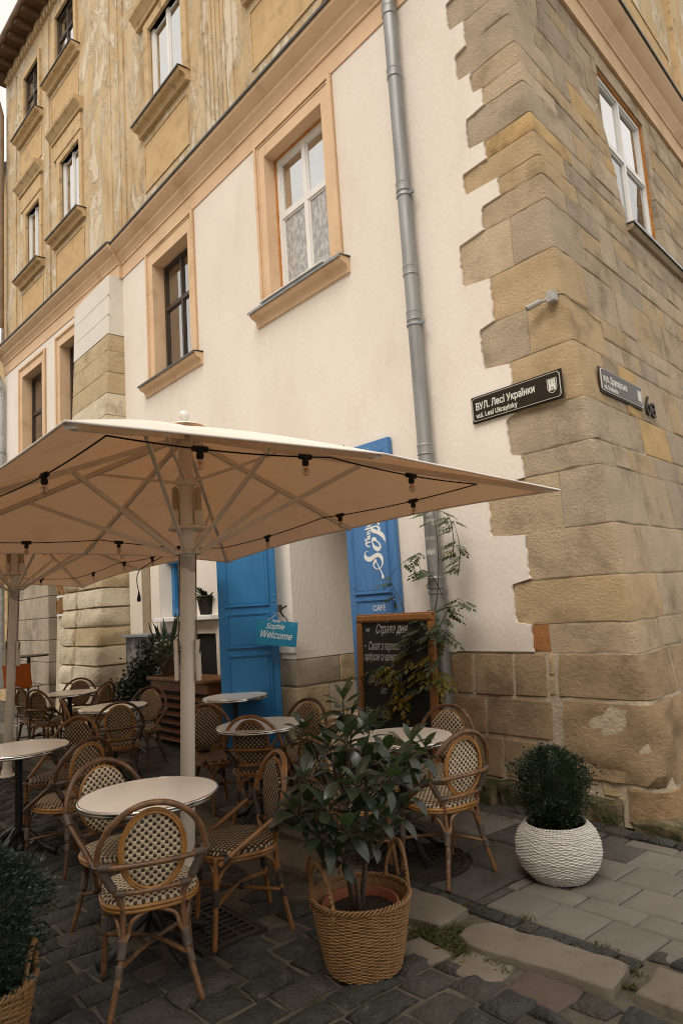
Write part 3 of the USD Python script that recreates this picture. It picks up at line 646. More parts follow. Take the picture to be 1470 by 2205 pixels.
def hood(F, u0, u1, z, name='window_hood'):
    pr = [(-.03, z), (.05, z), (.06, z + .05), (.10, z + .09), (.12, z + .13), (.17, z + .17), (.18, z + .24), (-.03, z + .27)]
    house.add(name, F.mesh(fix(sweep_u(pr, u0, u1))), 'ochre_trim', smooth=30)
def sill(F, u0, u1, z, mt, w=.15, tin='flashing', dark=True):
    pr = [(-.1, z - .17), (.045, z - .17), (.05, z - .12), (.075, z - .085), (w - .03, z - .07), (w, z - .04), (w, z - .008), (-.1, z - .008)]
    p = house.add('window_sill', F.mesh(fix(sweep_u(pr, u0, u1))), mt, smooth=30)
    if dark: house.add('sill_flashing', F.mesh(fix(sweep_u([(-.12, z + .012), (w + .012, z - .004), (w + .018, z - .03), (w + .022, z - .03), (w + .022, z), (-.12, z + .022)], u0 - .015, u1 + .015))), tin, parent=p)
def panel(F, u0, u1, z0, z1, mt='ochre_panel'):
    house.add('apron_panel', F.mesh(bx(u0 + .03, u1 - .03, -.03, -.014, z0 + .03, z1 - .03)), mt)
    house.add('panel_moulding', F.mesh(extr(sbox(u0, z0, u1, z1).difference(sbox(u0 + .03, z0 + .03, u1 - .03, z1 - .03)), -.03, -.002)), 'ochre_trim', smooth=False)
def window(F, u0, u1, z0, z1, rec, fm, tr=.60, pane_m=('glass', 'glass'), curtain=None, fw=.06, depth=.45, mull=True):
    zt = z0 + (z1 - z0) * tr; um = (u0 + u1) / 2
    poly = sbox(u0, z0, u1, z1); holes = []
    for (a, b) in (((u0, um), (um, u1)) if mull else ((u0, u1),)):
        a0 = a + (fw if a == u0 else fw * .45); b0 = b - (fw if b == u1 else fw * .45)
        for (c, d, pm) in ((z0, zt, pane_m[0]), (zt, z1, pane_m[1])):
            c0 = c + (fw if c == z0 else fw * .5); d0 = d - (fw if d == z1 else fw * .5); holes.append((a0, b0, c0, d0, pm))
    for h in holes: poly = poly.difference(sbox(h[0], h[2], h[1], h[3]))
    fr = extr(poly, -rec - .05, -rec)
    inner = [extr(sbox(h[0] - .0, h[2], h[1], h[3]).difference(sbox(h[0] + .022, h[2] + .022, h[1] - .022, h[3] - .022)), -rec - .045, -rec - .016) for h in holes]
    w = house.add('window', F.mesh(cat([fr] + inner)), fm, smooth=False)
    for h in holes: house.add('pane', F.mesh(bx(h[0] + .015, h[1] - .015, -rec - .036, -rec - .030, h[2] + .015, h[3] - .015)), h[4], parent=w)
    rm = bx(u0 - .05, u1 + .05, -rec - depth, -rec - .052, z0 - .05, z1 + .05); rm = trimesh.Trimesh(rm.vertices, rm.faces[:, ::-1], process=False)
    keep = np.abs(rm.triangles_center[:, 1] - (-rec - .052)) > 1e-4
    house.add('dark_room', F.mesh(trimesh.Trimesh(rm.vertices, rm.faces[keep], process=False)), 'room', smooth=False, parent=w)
    if curtain:
        for (a, b, c, d, mt) in curtain:
            us = np.linspace(u0 + (u1 - u0) * a, u0 + (u1 - u0) * b, 40); zs_ = [z0 + (z1 - z0) * c, z0 + (z1 - z0) * d]
            v = np.array([[x, -rec - .085 + .018 * math.sin(x * 60 + 2 * math.sin(x * 9)), z] for z in zs_ for x in us]); n = len(us)
            f = [[i, i + 1, n + i + 1] for i in range(n - 1)] + [[i, n + i + 1, n + i] for i in range(n - 1)]
            house.add('curtain', F.mesh(trimesh.Trimesh(v, f, process=False)), mt, smooth=True, parent=w)
    return w
def surround(F, u0, u1, z0, z1, ou0, ou1, oz1, mt='salmon', w=.04, bead=.045):
    p = house.add('window_surround', F.mesh(extr(sbox(ou0, z0 - .02, ou1, oz1).difference(sbox(u0, z0 - .03, u1, z1)), -.30, w)), mt, smooth=False)
    ring = sbox(ou0 - .0, z0, ou1 + .0, oz1).difference(sbox(ou0 + bead, z0 - .1, ou1 - bead, oz1 - bead))
    house.add('surround_bead', F.mesh(extr(ring, w - .01, w + .025)), mt, smooth=False, parent=p)
    ring2 = sbox(ou0 + bead + .012, z0, ou1 - bead - .012, oz1 - bead - .012).difference(sbox(ou0 + bead + .03, z0 - .1, ou1 - bead - .03, oz1 - bead - .03))
    house.add('surround_bead', F.mesh(extr(ring2, w - .01, w + .010)), mt, smooth=False, parent=p)
surround(FA, 5.33, 6.46, 5.19, 7.14, 5.13, 6.65, 7.372)
surround(FA, 8.46, 9.62, 5.19, 7.10, 8.27, 9.83, 7.372)
window(FA, 5.345, 6.445, 5.215, 7.125, .13, 'white_pvc', .60, ('film_glass', 'glass_sky'), [(0, .35, .6, 1, 'curtain')], fw=.075)
# crumbling orange foam round the big white window
fo = []
for (a, b) in [((6.452, 5.25), (6.452, 7.12)), ((6.45, 7.13), (5.34, 7.13)), ((5.34, 5.24), (5.34, 5.75))]:
    q = np.linspace(a, b, 40); q3 = np.c_[q[:, 0], np.full(40, -.128), q[:, 1]]; fo.append(tube(q3, .012 + .012 * meshkit.noise(q3 * 14, 6), 6))
for q in fo: house.add('foam_seam', FA.mesh(q), 'foam', smooth=True)
window(FA, 8.475, 9.605, 5.215, 7.085, .15, 'brown_frame', .62, ('glass', 'glass'), [(.55, .8, 0, 1, 'curtain'), (.02, .18, 0, 1, 'curtain_brown')], fw=.055)
sill(FA, 5.05, 6.78, 5.20, 'salmon', .15, 'zinc'); sill(FA, 8.17, 9.98, 5.20, 'salmon', .15)
house.add('loose_sill_sheet', FA.mesh(bx(5.3, 6.5, -.1, .19, 5.215, 5.226)), 'white_pvc')
# wing B windows of the ground storey
BW = [(1.35, 2.60, 4.2, 7.0), (3.55, 4.72, 4.2, 6.98)]
pG = sbox(1.15, 2.9, 5.95, 7.40)
for (a, b, c, d) in BW: pG = pG.difference(sbox(a - .2, c - .05, b + .2, d + .25))
house.add('plaster_wall', FB.mesh(extr(pG, -.30, .018)), 'plaster', smooth=False)
for i, (a, b, c, d) in enumerate(BW):
    surround(FB, a, b, c, d, a - .19, b + .19, d + .23)
    window(FB, a + .012, b - .012, c + .03, d - .012, .16, 'brown_frame', .70, ('glass', 'glass'), [(.48, .66, 0, 1, 'curtain'), (.7, .98, 0, 1, 'curtain_brown')], fw=.06)
    sill(FB, a - .3, b + .3, c, 'salmon')
# upper windows
for i, (a, b, c, d) in enumerate(UA):
    window(FA, a, b, c, d, .045, 'white_pvc' if i < 2 else 'brown_frame', .985, ('glass_sky', 'glass_sky'), [(.5, .95, 0, 1, 'curtain')], fw=.075)
    house.add('window_surround', FA.mesh(extr(sbox(a - .16, c, b + .16, d + .16).difference(sbox(a, c - .1, b, d)), -.2, .03)), 'ochre_trim', smooth=False)
    sill(FA, a - .14, b + .40, c, 'ochre_trim', .17); hood(FA, a - .22, b + .40, d + .22)
    panel(FA, a - .06, b + .32, c - 1.15, c - .30)
for i, (a, b, c, d) in enumerate(UB):
    window(FB, a, b, c, d, .05, 'white_pvc' if i < 2 else 'brown_frame', .985 if i < 2 else .6, ('glass_sky', 'glass_sky'), [(.5, .95, 0, 1, 'curtain')], fw=.065)
    house.add('window_surround', FB.mesh(extr(sbox(a - .12, c, b + .16, d + .12).difference(sbox(a, c - .1, b, d)), -.2, .03)), 'ochre_trim', smooth=False)
    sill(FB, a - .2, b + .42, c, 'ochre_trim', .17)
    if i < 2: hood(FB, a - .15, b + .40, d + .55); house.add('hood_frieze', FB.mesh(bx(a - .1, b + .3, -.03, .04, d + .15, d + .5, .01)), 'ochre_trim')
    panel(FB, a - .12, b + .34, c - 1.05, c - .28)
panel(FR, 3.3, 5.2, 8.3, 9.1)
# window on the side street
ring = sbox(RW[0] - .02, RW[2] - .02, RW[1] + .18, RW[3] + .10).difference(sbox(RW[0], RW[2], RW[1], RW[3]))
FRw = FR
house.add('window_reveal', FRw.mesh(extr(ring, -.42, .01)), STR[3], smooth=False)
window(FRw, RW[0] + .005, RW[1] - .005, RW[2] + .03, RW[3] - .01, .035, 'white_pvc', .58, ('glass', 'glass_sky'), [(.0, .5, 0, .58, 'curtain'), (.55, .8, 0, .5, 'curtain')], fw=.058)
sill(FRw, RW[0] - .05, RW[1] + 1.3, RW[2], STR[0], .20, 'zinc')
q = np.linspace((RW[0], -.028, RW[3] - .005), (RW[1], -.028, RW[3] - .005), 40); q2 = np.linspace((RW[1] - .005, -.028, RW[3]), (RW[1] - .005, -.028, RW[2] + .05), 40)
for x in (q, q2): house.add('foam_seam', FRw.mesh(tube(x, .012 + .016 * meshkit.noise(x * 13, 8), 6)), 'foam', smooth=True)
# eaves and roof
house.add('eave', FB.mesh(bx(-8.2, 6.3, -.3, .40, 15.03, 15.08)), 'eave_wood'); house.add('eave', FR.mesh(bx(-.5, 9.3, -.3, .5, 15.0, 15.05)), 'eave_wood')
for k in range(18): house.add('rafter_end', FB.mesh(bx(-1.9 + k * .45, -1.78 + k * .45, -.05, .40, 14.92, 15.028)), 'eave_wood')
house.add('gutter', FB.mesh(tube([[-8, .44, 15.06], [6.3, .44, 15.06]], .06, 10)), 'pipe_brown')
house.add('roof', FB.mesh(trimesh.Trimesh([[-8.3, .44, 15.13], [6.35, .44, 15.13], [6.35, -5.5, 18.6], [-8.3, -5.5, 18.6]], [[0, 1, 2], [0, 2, 3]], process=False)), 'roof_tin')
for k in range(34): house.add('dentil', FB.mesh(bx(-.1 + k * .175, -.02 + k * .175, -.02, .05, 14.70, 14.86)), 'ochre_trim')
house.add('frieze_band', FB.mesh(bx(-.1, 5.95, -.03, .03, 14.86, 15.02)), 'ochre_trim')
nb = Thing('neighbour_house', 'next house in the row at the far left edge, mostly hidden', 'building', origin=FB([[6.6, 0, 0]])[0])
pN = sbox(6.0, 0, 16, 12.6)
for (a, b, c, d) in ((6.6, 7.6, 5, 6.8), (8.9, 9.9, 5, 6.8), (6.6, 7.6, 9, 10.6), (8.9, 9.9, 9, 10.6), (6.5, 7.8, .0, 2.9)): pN = pN.difference(sbox(a, c, b, d))
nb.add('wall', FB.mesh(extr(pN, -.5, -.06)), 'ochre_trim', smooth=False); nb.add('back_wall', FB.mesh(bx(6, 16, -.9, -.52, 0, 12.6)), 'room'); nb.add('roof', FB.mesh(trimesh.Trimesh([[5.98, .35, 12.62], [16, .35, 12.62], [16, -5, 15.5], [5.98, -5, 15.5]], [[0, 1, 2], [0, 2, 3]], process=False)), 'roof_tin')
# the row of houses across the narrow street, behind the camera
FO = Frame(nA * -4.2, -dL).out(nA)
op = Thing('opposite_house', 'plain rendered house closing the other side of the narrow street', 'building', origin=FO([[0, 0, 0]])[0])
pO = sbox(-16, 0, 7.5, 8.6); ow = [(x, x + 1.1, zq, zq + 1.7) for x in np.arange(-14.5, 6, 2.9) for zq in (1.1, 5.1)]
for (a, b, c, d) in ow: pO = pO.difference(sbox(a, c, b, d))
op.add('wall', FO.mesh(extr(pO, -.4, 0)), 'plaster', smooth=False); op.add('plinth', FO.mesh(bx(-16, 7.5, -.3, .05, 0, .7)), 'grey_limestone'); op.add('eave', FO.mesh(bx(-16.2, 7.7, -.4, .4, 8.6, 8.72)), 'eave_wood')
op.add('roof', FO.mesh(trimesh.Trimesh([[-16.3, .45, 8.74], [7.8, .45, 8.74], [7.8, -5, 11.2], [-16.3, -5, 11.2]], [[0, 1, 2], [0, 2, 3]], process=False)), 'roof_tin')
for (a, b, c, d) in ow:
    w = op.add('window', FO.mesh(extr(sbox(a, c, b, d).difference(unary_union([sbox(a + .07, c + .07, (a + b) / 2 - .03, d - .07), sbox((a + b) / 2 + .03, c + .07, b - .07, d - .07)])), -.2, -.14)), 'white_pvc', smooth=False)
    op.add('pane', FO.mesh(bx(a + .05, b - .05, -.18, -.172, c + .05, d - .05)), 'glass', parent=w); op.add('dark_room', FO.mesh(bx(a - .05, b + .05, -.5, -.42, c - .05, d + .05)), 'room', parent=w)
# entrance, reveal, step ------------------------------------------------
FE = Frame(FA([[6.40, 0, 0]])[0], nA).out(-dL)                       # left reveal of the entrance: u runs into the wall
house.add('door_reveal', FE.mesh(bx(-.0, 1.5, -.28, -.002, 1.045, 3.25)), 'plaster')
FE2 = Frame(FA([[5.33, 0, 0]])[0], nA).out(dL)
house.add('door_reveal', FE2.mesh(bx(0.0, 1.5, -.28, -.002, 0, 3.25)), 'plaster')
house.add('door_soffit', FA.mesh(bx(5.05, 6.68, -1.5, -.3, 3.25, 3.5)), 'plaster')
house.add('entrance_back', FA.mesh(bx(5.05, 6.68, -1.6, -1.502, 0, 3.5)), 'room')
plainE = Path(lambda z: FE(np.stack([np.zeros_like(z), np.zeros_like(z), z], -1)), dL, -nA, nA, -dL, lambda z: np.full(np.shape(z), .035))
EZ = [(.74, 1.045), (.40, .735), (.02, .395)]
for k, (a, b) in enumerate(EZ):
    e1 = [.62, .45, .7][k]
    def cols(z, e=e1): return np.concatenate([[-.40, -.384, -.2], np.linspace(-.035, .035, 5), [.2, e - .02, e - .004]])
    house.add('stone', stone(plainE, cols, zspan(a, b), seed=700 + k, amp=.012, edge=.014), ['grey_limestone', BT[2], BT[2]][k], smooth=50)
    house.add('stone', stone(plainE, lambda z, e=e1: span(e, 1.5), zspan(a, b), seed=710 + k, amp=.012, edge=.014), [BT[2], 'grey_limestone', BT[2]][k], smooth=50)
    house.add('stone', stone(plainE, lambda z: span(-1.6, -.41), zspan(a, b), seed=720 + k, amp=.012, edge=.014), BT[2], smooth=50)
house.add('mortar', FA.mesh(bx(6.44, 8.02, -.2, -.02, 0, 1.10)), 'mortar'); house.add('mortar', FE.mesh(bx(.02, 1.5, -.2, -.02, 0, 1.045)), 'mortar')
for (w0, w1, z1) in [(-1.5, -.42, .36), (-.44, -.02, .20)]: house.add('door_step', FA.mesh(bx(5.335, 6.395, w0, w1, 0, z1, .015)), 'grey_limestone')
house.add('mortar', FA.mesh(bx(4.05, 5.33, -.3, -.01, 0, 1.15)), 'mortar_dark')
for i in range(3):
    house.add('stone', wall_stone(4.13, 4.72, .02 + i * .375, .39 + i * .375, 740 + i, amp=.018), rnd.choice(PL), smooth=50); house.add('stone', wall_stone(4.73, 5.32, .02 + i * .375, .39 + i * .375, 750 + i, amp=.018), rnd.choice(PL), smooth=50)

# tall panelled door leaves, both folded open
def leaf(name, F, u0, u1, z0, z1, t, mt, splits, studs, lab):
    """F: w=0 is the back of the leaf; panels between the given heights"""
    d = house.add(name, F.mesh(bx(u0, u1, 0, t, z0, z1, .004)), mt, label=lab)
    st = .085
    for (a, b) in splits:
        house.add('panel_field', F.mesh(bx(u0 + st + .03, u1 - st - .03, t - .001, t + .008, a + .03, b - .03, .006)), mt, parent=d)
        p = sbox(u0 + st, a, u1 - st, b)
        house.add('panel_moulding', F.mesh(cat([extr(p.difference(p.buffer(-.016, join_style=2)), t - .002, t + .020), extr(p.buffer(-.014, join_style=2).difference(p.buffer(-.03, join_style=2)), t - .002, t + .012)])), mt, smooth=False, parent=d)
    for (a, b) in studs:
        s = trimesh.creation.icosphere(1, .008); s.apply_translation([a, t + .002, b]); house.add('bolt', F.mesh(s), 'steel_rim', smooth=True, parent=d)
    return d
FD = Frame(np.array([-.785, 7.86, 0]), np.array([-1.0, .0, 0])).out(np.array([0.0, -1.0, 0]))   # left leaf stands square to the street corner
zy = lambda y: at_y(540, y, 7.83)[2]
leaf('blue_door', FD, 0, .655, .12, 3.02, .045, 'blue_paint', [(zy(1305.5), 2.92), (zy(1394.5), zy(1320)), (.22, zy(1409))], [(.03, zy(1285)), (.03, zy(1298)), (.035, zy(1324)), (.615, zy(1309)), (.615, zy(1326))], 'bright blue panelled door leaf folded open')
FS = Frame(FA([[0, .03, 0]])[0], dL).out(-nA)
sz = lambda y: FA.px(800, y, .08)[1]
rl = leaf('blue_door', FS, 4.63, 5.32, .42, 3.17, .055, 'blue_worn', [(sz(1279), 3.06), (.5, sz(1290))], [(4.70, sz(1270)), (4.69, sz(1295)), (5.27, sz(1262)), (5.27, sz(1275)), (5.27, sz(1300)), (4.8, 3.11), (4.9, 3.11), (5.0, 3.11), (5.1, 3.11)], 'paler weathered blue door leaf folded back with white lettering')
house.add('keyhole', FS.mesh(bx(4.675, 4.70, .05, .06, sz(1316), sz(1300), .002)), 'iron', parent=rl)
# lettering on the leaf: brush strokes
def stroke(pts, closed=False):
    c = curve(np.array(pts, float), 10 * len(pts), closed); sh = [Point(x, y).buffer(max(w, .0012) / 2, 6) for x, y, w in c]
    return unary_union([unary_union([sh[i], sh[i + 1]]).convex_hull for i in range(len(sh) - 1)])
K = 5.378
SO = [[(283, 1436, 3), (258, 1440, 5), (243, 1470, 12), (255, 1515, 30), (300, 1530, 36), (350, 1498, 34), (395, 1478, 32), (435, 1510, 30), (448, 1570, 16), (425, 1628, 7), (385, 1642, 6), (350, 1620, 8), (345, 1585, 16), (365, 1548, 26)],
      [(378, 1565, 5), (410, 1630, 9), (440, 1690, 12), (452, 1735, 26)],
      [(372, 1292, 8), (345, 1290, 26), (325, 1315, 16), (335, 1350, 12), (350, 1385, 26), (390, 1412, 34), (420, 1390, 22), (408, 1345, 12), (370, 1312, 14), (350, 1300, 26)],
      [(494, 1362, 4), (478, 1310, 18), (440, 1245, 34), (385, 1215, 28), (340, 1200, 34), (322, 1185, 26)],
      [(322, 1165, 22), (350, 1150, 10), (385, 1150, 16), (405, 1175, 28), (400, 1200, 26), (380, 1215, 8)],
      [(315, 1110, 26), (360, 1095, 24), (402, 1080, 26)], [(402, 1120, 18), (370, 1085, 10), (345, 1060, 22), (330, 1040, 22)],
      [(300, 1385, 8), (268, 1378, 10), (250, 1350, 5)], [(246, 1300, 12), (262, 1330, 14), (262, 1370, 8)], [(252, 1345, 9), (300, 1330, 12)],
      [(275, 1300, 12), (300, 1285, 12), (282, 1270, 6), (270, 1290, 10)], [(272, 1270, 8), (302, 1258, 12)], [(270, 1240, 8), (302, 1228, 12)], [(272, 1250, 6), (276, 1215, 10), (302, 1200, 10)],
      [(245, 1185, 10), (300, 1170, 12), (300, 1155, 6)], [(262, 1195, 6), (266, 1160, 9)], [(275, 1150, 10), (300, 1140, 10), (285, 1120, 6), (272, 1135, 8)], [(302, 1118, 6), (280, 1128, 6)]]
ms = []
for s in SO:
    q = []
    for x, y, w in s:
        a = FS.px(740 + x / K, 920 + y / K, .066); b = FS.px(740 + (x + 10) / K, 920 + y / K, .066); q.append((a[0], a[1], w * abs(b[0] - a[0]) / 10 * 1.05))
    ms.append(stroke(q))
house.add('painted_name', FS.mesh(extr(unary_union(ms).simplify(.0006), .0635, .0655)), 'white_paint', smooth=False, parent=rl)
def words(text, height, F, u, w, z, bold=False, sx=1.0, shear=0.0, depth=.0015, rot=0.0, anchor='l'):
    """letters reading left to right as seen from in front of the wall"""
    m = meshkit.text_mesh(text, height, depth, bold); v = m.vertices.copy()
    v[:, 0] = v[:, 0] * sx + v[:, 1] * shear
    if anchor == 'c': v[:, 0] -= (v[:, 0].min() + v[:, 0].max()) / 2
    c, s = math.cos(rot), math.sin(rot); x, y = v[:, 0] * c - v[:, 1] * s, v[:, 0] * s + v[:, 1] * c
    sg = 1 if F.flips() else -1                                     # on A and B u runs to the left
    P = F(np.stack([u + sg * x, w + v[:, 2], z + y], -1))
    return fix(trimesh.Trimesh(P, m.faces, process=False)) if False else trimesh.Trimesh(P, m.faces, process=False)
a = FS.px(803, 1316, .066); b = FS.px(829, 1309, .066)
house.add('painted_word', words('CAFÉ', .052, FS, a[0], .0645, a[1], False, .98), 'white_paint', smooth=False, parent=rl)
# cafe window with blue frame, white sill, cellar hatch ------------------
house.add('niche', FA.mesh(cat([bx(8.67, 8.722, -.6, -.29, 1.6, 3.05), bx(9.678, 9.73, -.6, -.29, 1.6, 3.05), bx(8.67, 9.73, -.6, -.29, 3.05, 3.1)])), 'plaster_white', smooth=False)
house.add('window_pier', FA.mesh(bx(9.685, 9.97, .004, .05, 0, 3.1, .006)), 'plaster_white'); house.add('pebble_strip', FA.mesh(bx(10.04, 10.30, .0, .04, 0, 3.0)), 'pebble_dash'); house.add('window_pier', FA.mesh(bx(10.31, 10.75, .0, .05, 0, 3.0, .006)), 'plaster_white')
w = window(FA, 8.725, 9.675, 1.61, 3.04, .15, 'blue_paint', .58, ('glass', 'glass'), None, fw=.10)
house.add('transom_moulding', FA.mesh(fix(sweep_u([(-.17, 2.38), (-.10, 2.38), (-.07, 2.42), (-.03, 2.46), (-.02, 2.50), (-.17, 2.50)], 8.728, 9.672))), 'blue_paint', parent=w)
house.add('window_sill', FA.mesh(bx(8.0, 9.66, -.14, .16, 1.535, 1.598, .008)), 'white_pvc'); 
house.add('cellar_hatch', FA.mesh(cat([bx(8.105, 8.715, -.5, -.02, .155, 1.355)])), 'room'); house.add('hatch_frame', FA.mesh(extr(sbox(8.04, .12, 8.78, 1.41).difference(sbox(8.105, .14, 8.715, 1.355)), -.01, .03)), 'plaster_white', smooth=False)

# ------------------------------------------------------------------ the stepped buttress and the gateway beyond
wf = lambda z: np.interp(z, [0, .97, 2.3, 4.96, 6.33, 7.4], [.64, .57, .49, .36, .30, .27])
but = Path(lambda z: FA(np.stack([np.full(np.shape(z), 10.80), wf(z), z], -1)), dL, -nA, nA, -dL, lambda z: np.full(np.shape(z), .03))
z = 0.02; k = 0
while z < 6.25:
    h = .30 if z < 2.6 else .37; z1 = min(z + h, 6.33); L_ = 1.62
    sp = [.78 + .25 * rnd.random(), .95][k % 2] if z < 2.6 else 0
    r = .03
    def side(zc): return float(wf(zc)) + .13
    if z < 2.6:
        house.add('stone', stone(but, lambda q, sp=sp: span(-L_, -sp), zspan(z, z1, n=3), seed=600 + k, amp=.045, edge=.02, bulge=.06, depth=.15), rnd.choice(BT), smooth=50)
        def cols(q, sp=sp, z=z): return np.concatenate([[-sp + .007, -sp + .025, -sp * .6, -sp * .3], np.linspace(-.03, .03, 4), [.15, side(q) * .5, side(q)]])
        house.add('stone', stone(but, cols, zspan(z, z1, n=3), seed=640 + k, amp=.04, edge=.02, bulge=.04, depth=.15), rnd.choice(BT), smooth=50)
    else:
        def cols(q): return np.concatenate([[-L_ + .005, -L_ + .02, -1.1, -.6, -.3], np.linspace(-.03, .03, 4), [side(q) * .4, side(q) * .7, side(q)]])
        house.add('stone', stone(but, cols, zspan(z, z1, .004), seed=660 + k, amp=.006, edge=.008, depth=.15), rnd.choice(BT), smooth=50)
    z = z1; k += 1
def bcols(q): return np.concatenate([[-1.62, -1.0, -.5], np.linspace(-.03, .03, 4), [.08, .2, .33]])
zs_ = np.linspace(6.345, 7.38, 5); bm = stone(but, bcols, zs_, seed=1, amp=.0, edge=0, depth=.3, jit=0, base=-.004)
house.add('buttress_cap', bm, 'buttress_plaster', smooth=20)
for zl in (6.68, 7.02): house.add('scored_line', FA.mesh(bx(10.78, 12.4, float(wf(zl)) - .02, float(wf(zl)) + .0005, zl, zl + .008)), 'buttress_plaster')
house.add('mortar', stone(but, bcols, np.linspace(0, 6.34, 9), seed=2, amp=0, edge=0, depth=.3, jit=0, base=-.03), 'mortar')
# gate side: plain block with letters, reveal, far pier
house.add('gate_block', FA.mesh(fix(trimesh.Trimesh(*(lambda b: (b.vertices + np.c_[np.where(b.vertices[:, 0] > 12.9, .25 * (3 - b.vertices[:, 2]) / 3, 0), np.zeros(8), np.zeros(8)], b.faces))(bx(12.42, 13.05, -.6, .40, 0, 3.05)), process=False))), BT[0], smooth=False)
for i in range(7): house.add('gate_stone', FA.mesh(bx(14.3, 17.2 + .0 * i, -2.6, .2 + .004 * (i % 2), .02 + i * .43, .44 + i * .43, .008)), 'grey_limestone')
for i in range(7): house.add('gate_stone', FA.mesh(bx(12.44, 13.0, -2.6, -.61, .02 + i * .43, .44 + i * .43, .008)), 'grey_limestone')
house.add('gate_lintel', FA.mesh(bx(12.42, 17.0, -2.6, .16, 3.06, 3.4)), 'grey_limestone'); house.add('gate_back', FA.mesh(bx(12.4, 17, -2.9, -2.61, 0, 3.5)), 'room')
lb = Thing('wooden_letters', 'two short rows of striped wooden letters on the gate block left of the buttress', 'letters', origin=FA([[12.8, .42, 2.0]])[0])
for k_, (tx, zz_) in enumerate((('ЧАСИ', 2.13), ('ПЛАНИ', 1.80))):
    lb.add('letter_row', words(tx, .235, FA, 13.06 + .02 * k_, .405, zz_, True, .62 if k_ == 0 else .52, 0, .05), 'wood_letters', smooth=False)
    lb.add('letter_ledge', FA.mesh(bx(12.45, 13.05, .402, .44, zz_ - .055, zz_ - .02)), 'white_pvc')
# ------------------------------------------------------------------ things fixed to the house
def drain(name, label, F, u, w, r, z0, z1, collars, mt, foot=True, cmt=None):
    t = Thing(name, label, 'drainpipe', origin=F([[u, w, z0]])[0])
    t.add('pipe', F.mesh(moved(lathe([(r, z0), (r, z1)], 20), [u, w, 0])), mt, smooth=True)
    for c in collars:
        t.add('collar', F.mesh(moved(lathe([(r, c - .055), (r + .004, c - .05), (r + .009, c - .045), (r + .004, c - .038), (r + .005, c + .03), (r + .009, c + .037), (r + .004, c + .045), (r, c + .05)], 20), [u, w, 0])), mt, smooth=40)
    for c in collars[1::2]:
        p = t.add('bracket', F.mesh(cat([moved(lathe([(r + .003, c - .1), (r + .010, c - .095), (r + .010, c - .075), (r + .003, c - .07)], 20), [u, w, 0]), bx(u - .012, u + .012, -.02, w, c - .095, c - .075), bx(u - r - .05, u - r, w - .012, w + .012, c - .10, c - .07)])), cmt or 'zinc', smooth=40)
    return t
dp = drain('drainpipe', 'grey zinc drainpipe running down the cream wall beside the sandstone corner', FA, 4.13, .115, .066, .05, 7.86, [6.63, 5.45, 4.62, 4.18, 2.93, 1.75, 7.3], 'pipe_grey')
for i, (zc, h, a) in enumerate([(2.33, .03, .3), (2.25, .05, -.2), (2.12, .028, .1), (1.99, .045, 0)]):
    th = np.linspace(-1.2 + a, .2 + a, 8) if i != 3 else np.linspace(-1.0, .25, 8); rr = .0672
    v = np.array([[4.13 + rr * math.sin(x), .115 + rr * math.cos(x), zc + s * h + .004 * math.sin(9 * x + i)] for s in (0, 1) for x in th])
    f = [[k, k + 1, 9 + k] for k in range(7)] + [[k, 9 + k, 8 + k] for k in range(7)]
    dp.add('torn_sticker', FA.mesh(trimesh.Trimesh(v, f, process=False)), 'sticker', smooth=True)
dp2 = drain('drainpipe', 'far drainpipe at the left end of the house, brown above and steel below', FB, 5.84, .13, .075, .3, 7.0, [4.2, 5.6, 6.9], 'pipe_steel')
dp2.add('pipe', FB.mesh(tube([[5.84, .55, 14.95], [5.86, .5, 14.75], [5.87, .2, 14.2], [5.86, .13, 13.9], [5.84, .13, 8.7], [5.84, .13, 8.4]], .07, 12)), 'pipe_brown', smooth=True, label='brown painted upper length')
dp2.add('pipe', FB.mesh(tube([[5.84, .13, 8.45], [5.84, .13, 8.1], [5.84, .30, 7.9], [5.84, .30, 7.5], [5.84, .13, 7.1], [5.84, .13, 6.95]], .078, 12)), 'pipe_steel', smooth=True)
# surveillance camera at the arris
cp, cn = main_corner(np.array([-.06]), np.array([3.88])); cp = cp[0]; q = FA.px(1186, 640, .03)
sc = Thing('surveillance_camera', 'small white surveillance camera on a grey junction box at the stone corner', 'camera', origin=cp)
c0u, c0z = q
sc.add('junction_box', FA.mesh(bx(c0u - .045, c0u + .03, .0, .06, c0z - .04, c0z + .045, .006)), 'camera_white')
sc.add('mount', FA.mesh(tube([[c0u + .028, .04, c0z - .005], [c0u + .06, .05, c0z - .012], [c0u + .08, .06, c0z - .015]], [.012, .010, .015], 10)), 'camera_white', smooth=True)
sc.add('housing', FA.mesh(tube([[c0u + .07, .06, c0z - .01], [c0u + .078, .063, c0z - .012], [c0u + .17, .10, c0z - .042], [c0u + .174, .102, c0z - .044]], [.015, .023, .025, .021], 14)), 'camera_white', smooth=40)
sc.add('lens', FA.mesh(tube([[c0u + .173, .102, c0z - .044], [c0u + .178, .104, c0z - .046]], .019, 14)), 'black_metal', smooth=40)
sc.add('cable', tube(main_corner(np.linspace(-.12, .7, 14), np.linspace(c0z + .02, c0z - .05, 14) + .006 * np.sin(np.arange(14)))[0] + oR * .006, .0035, 6), 'mortar_dark', smooth=True)
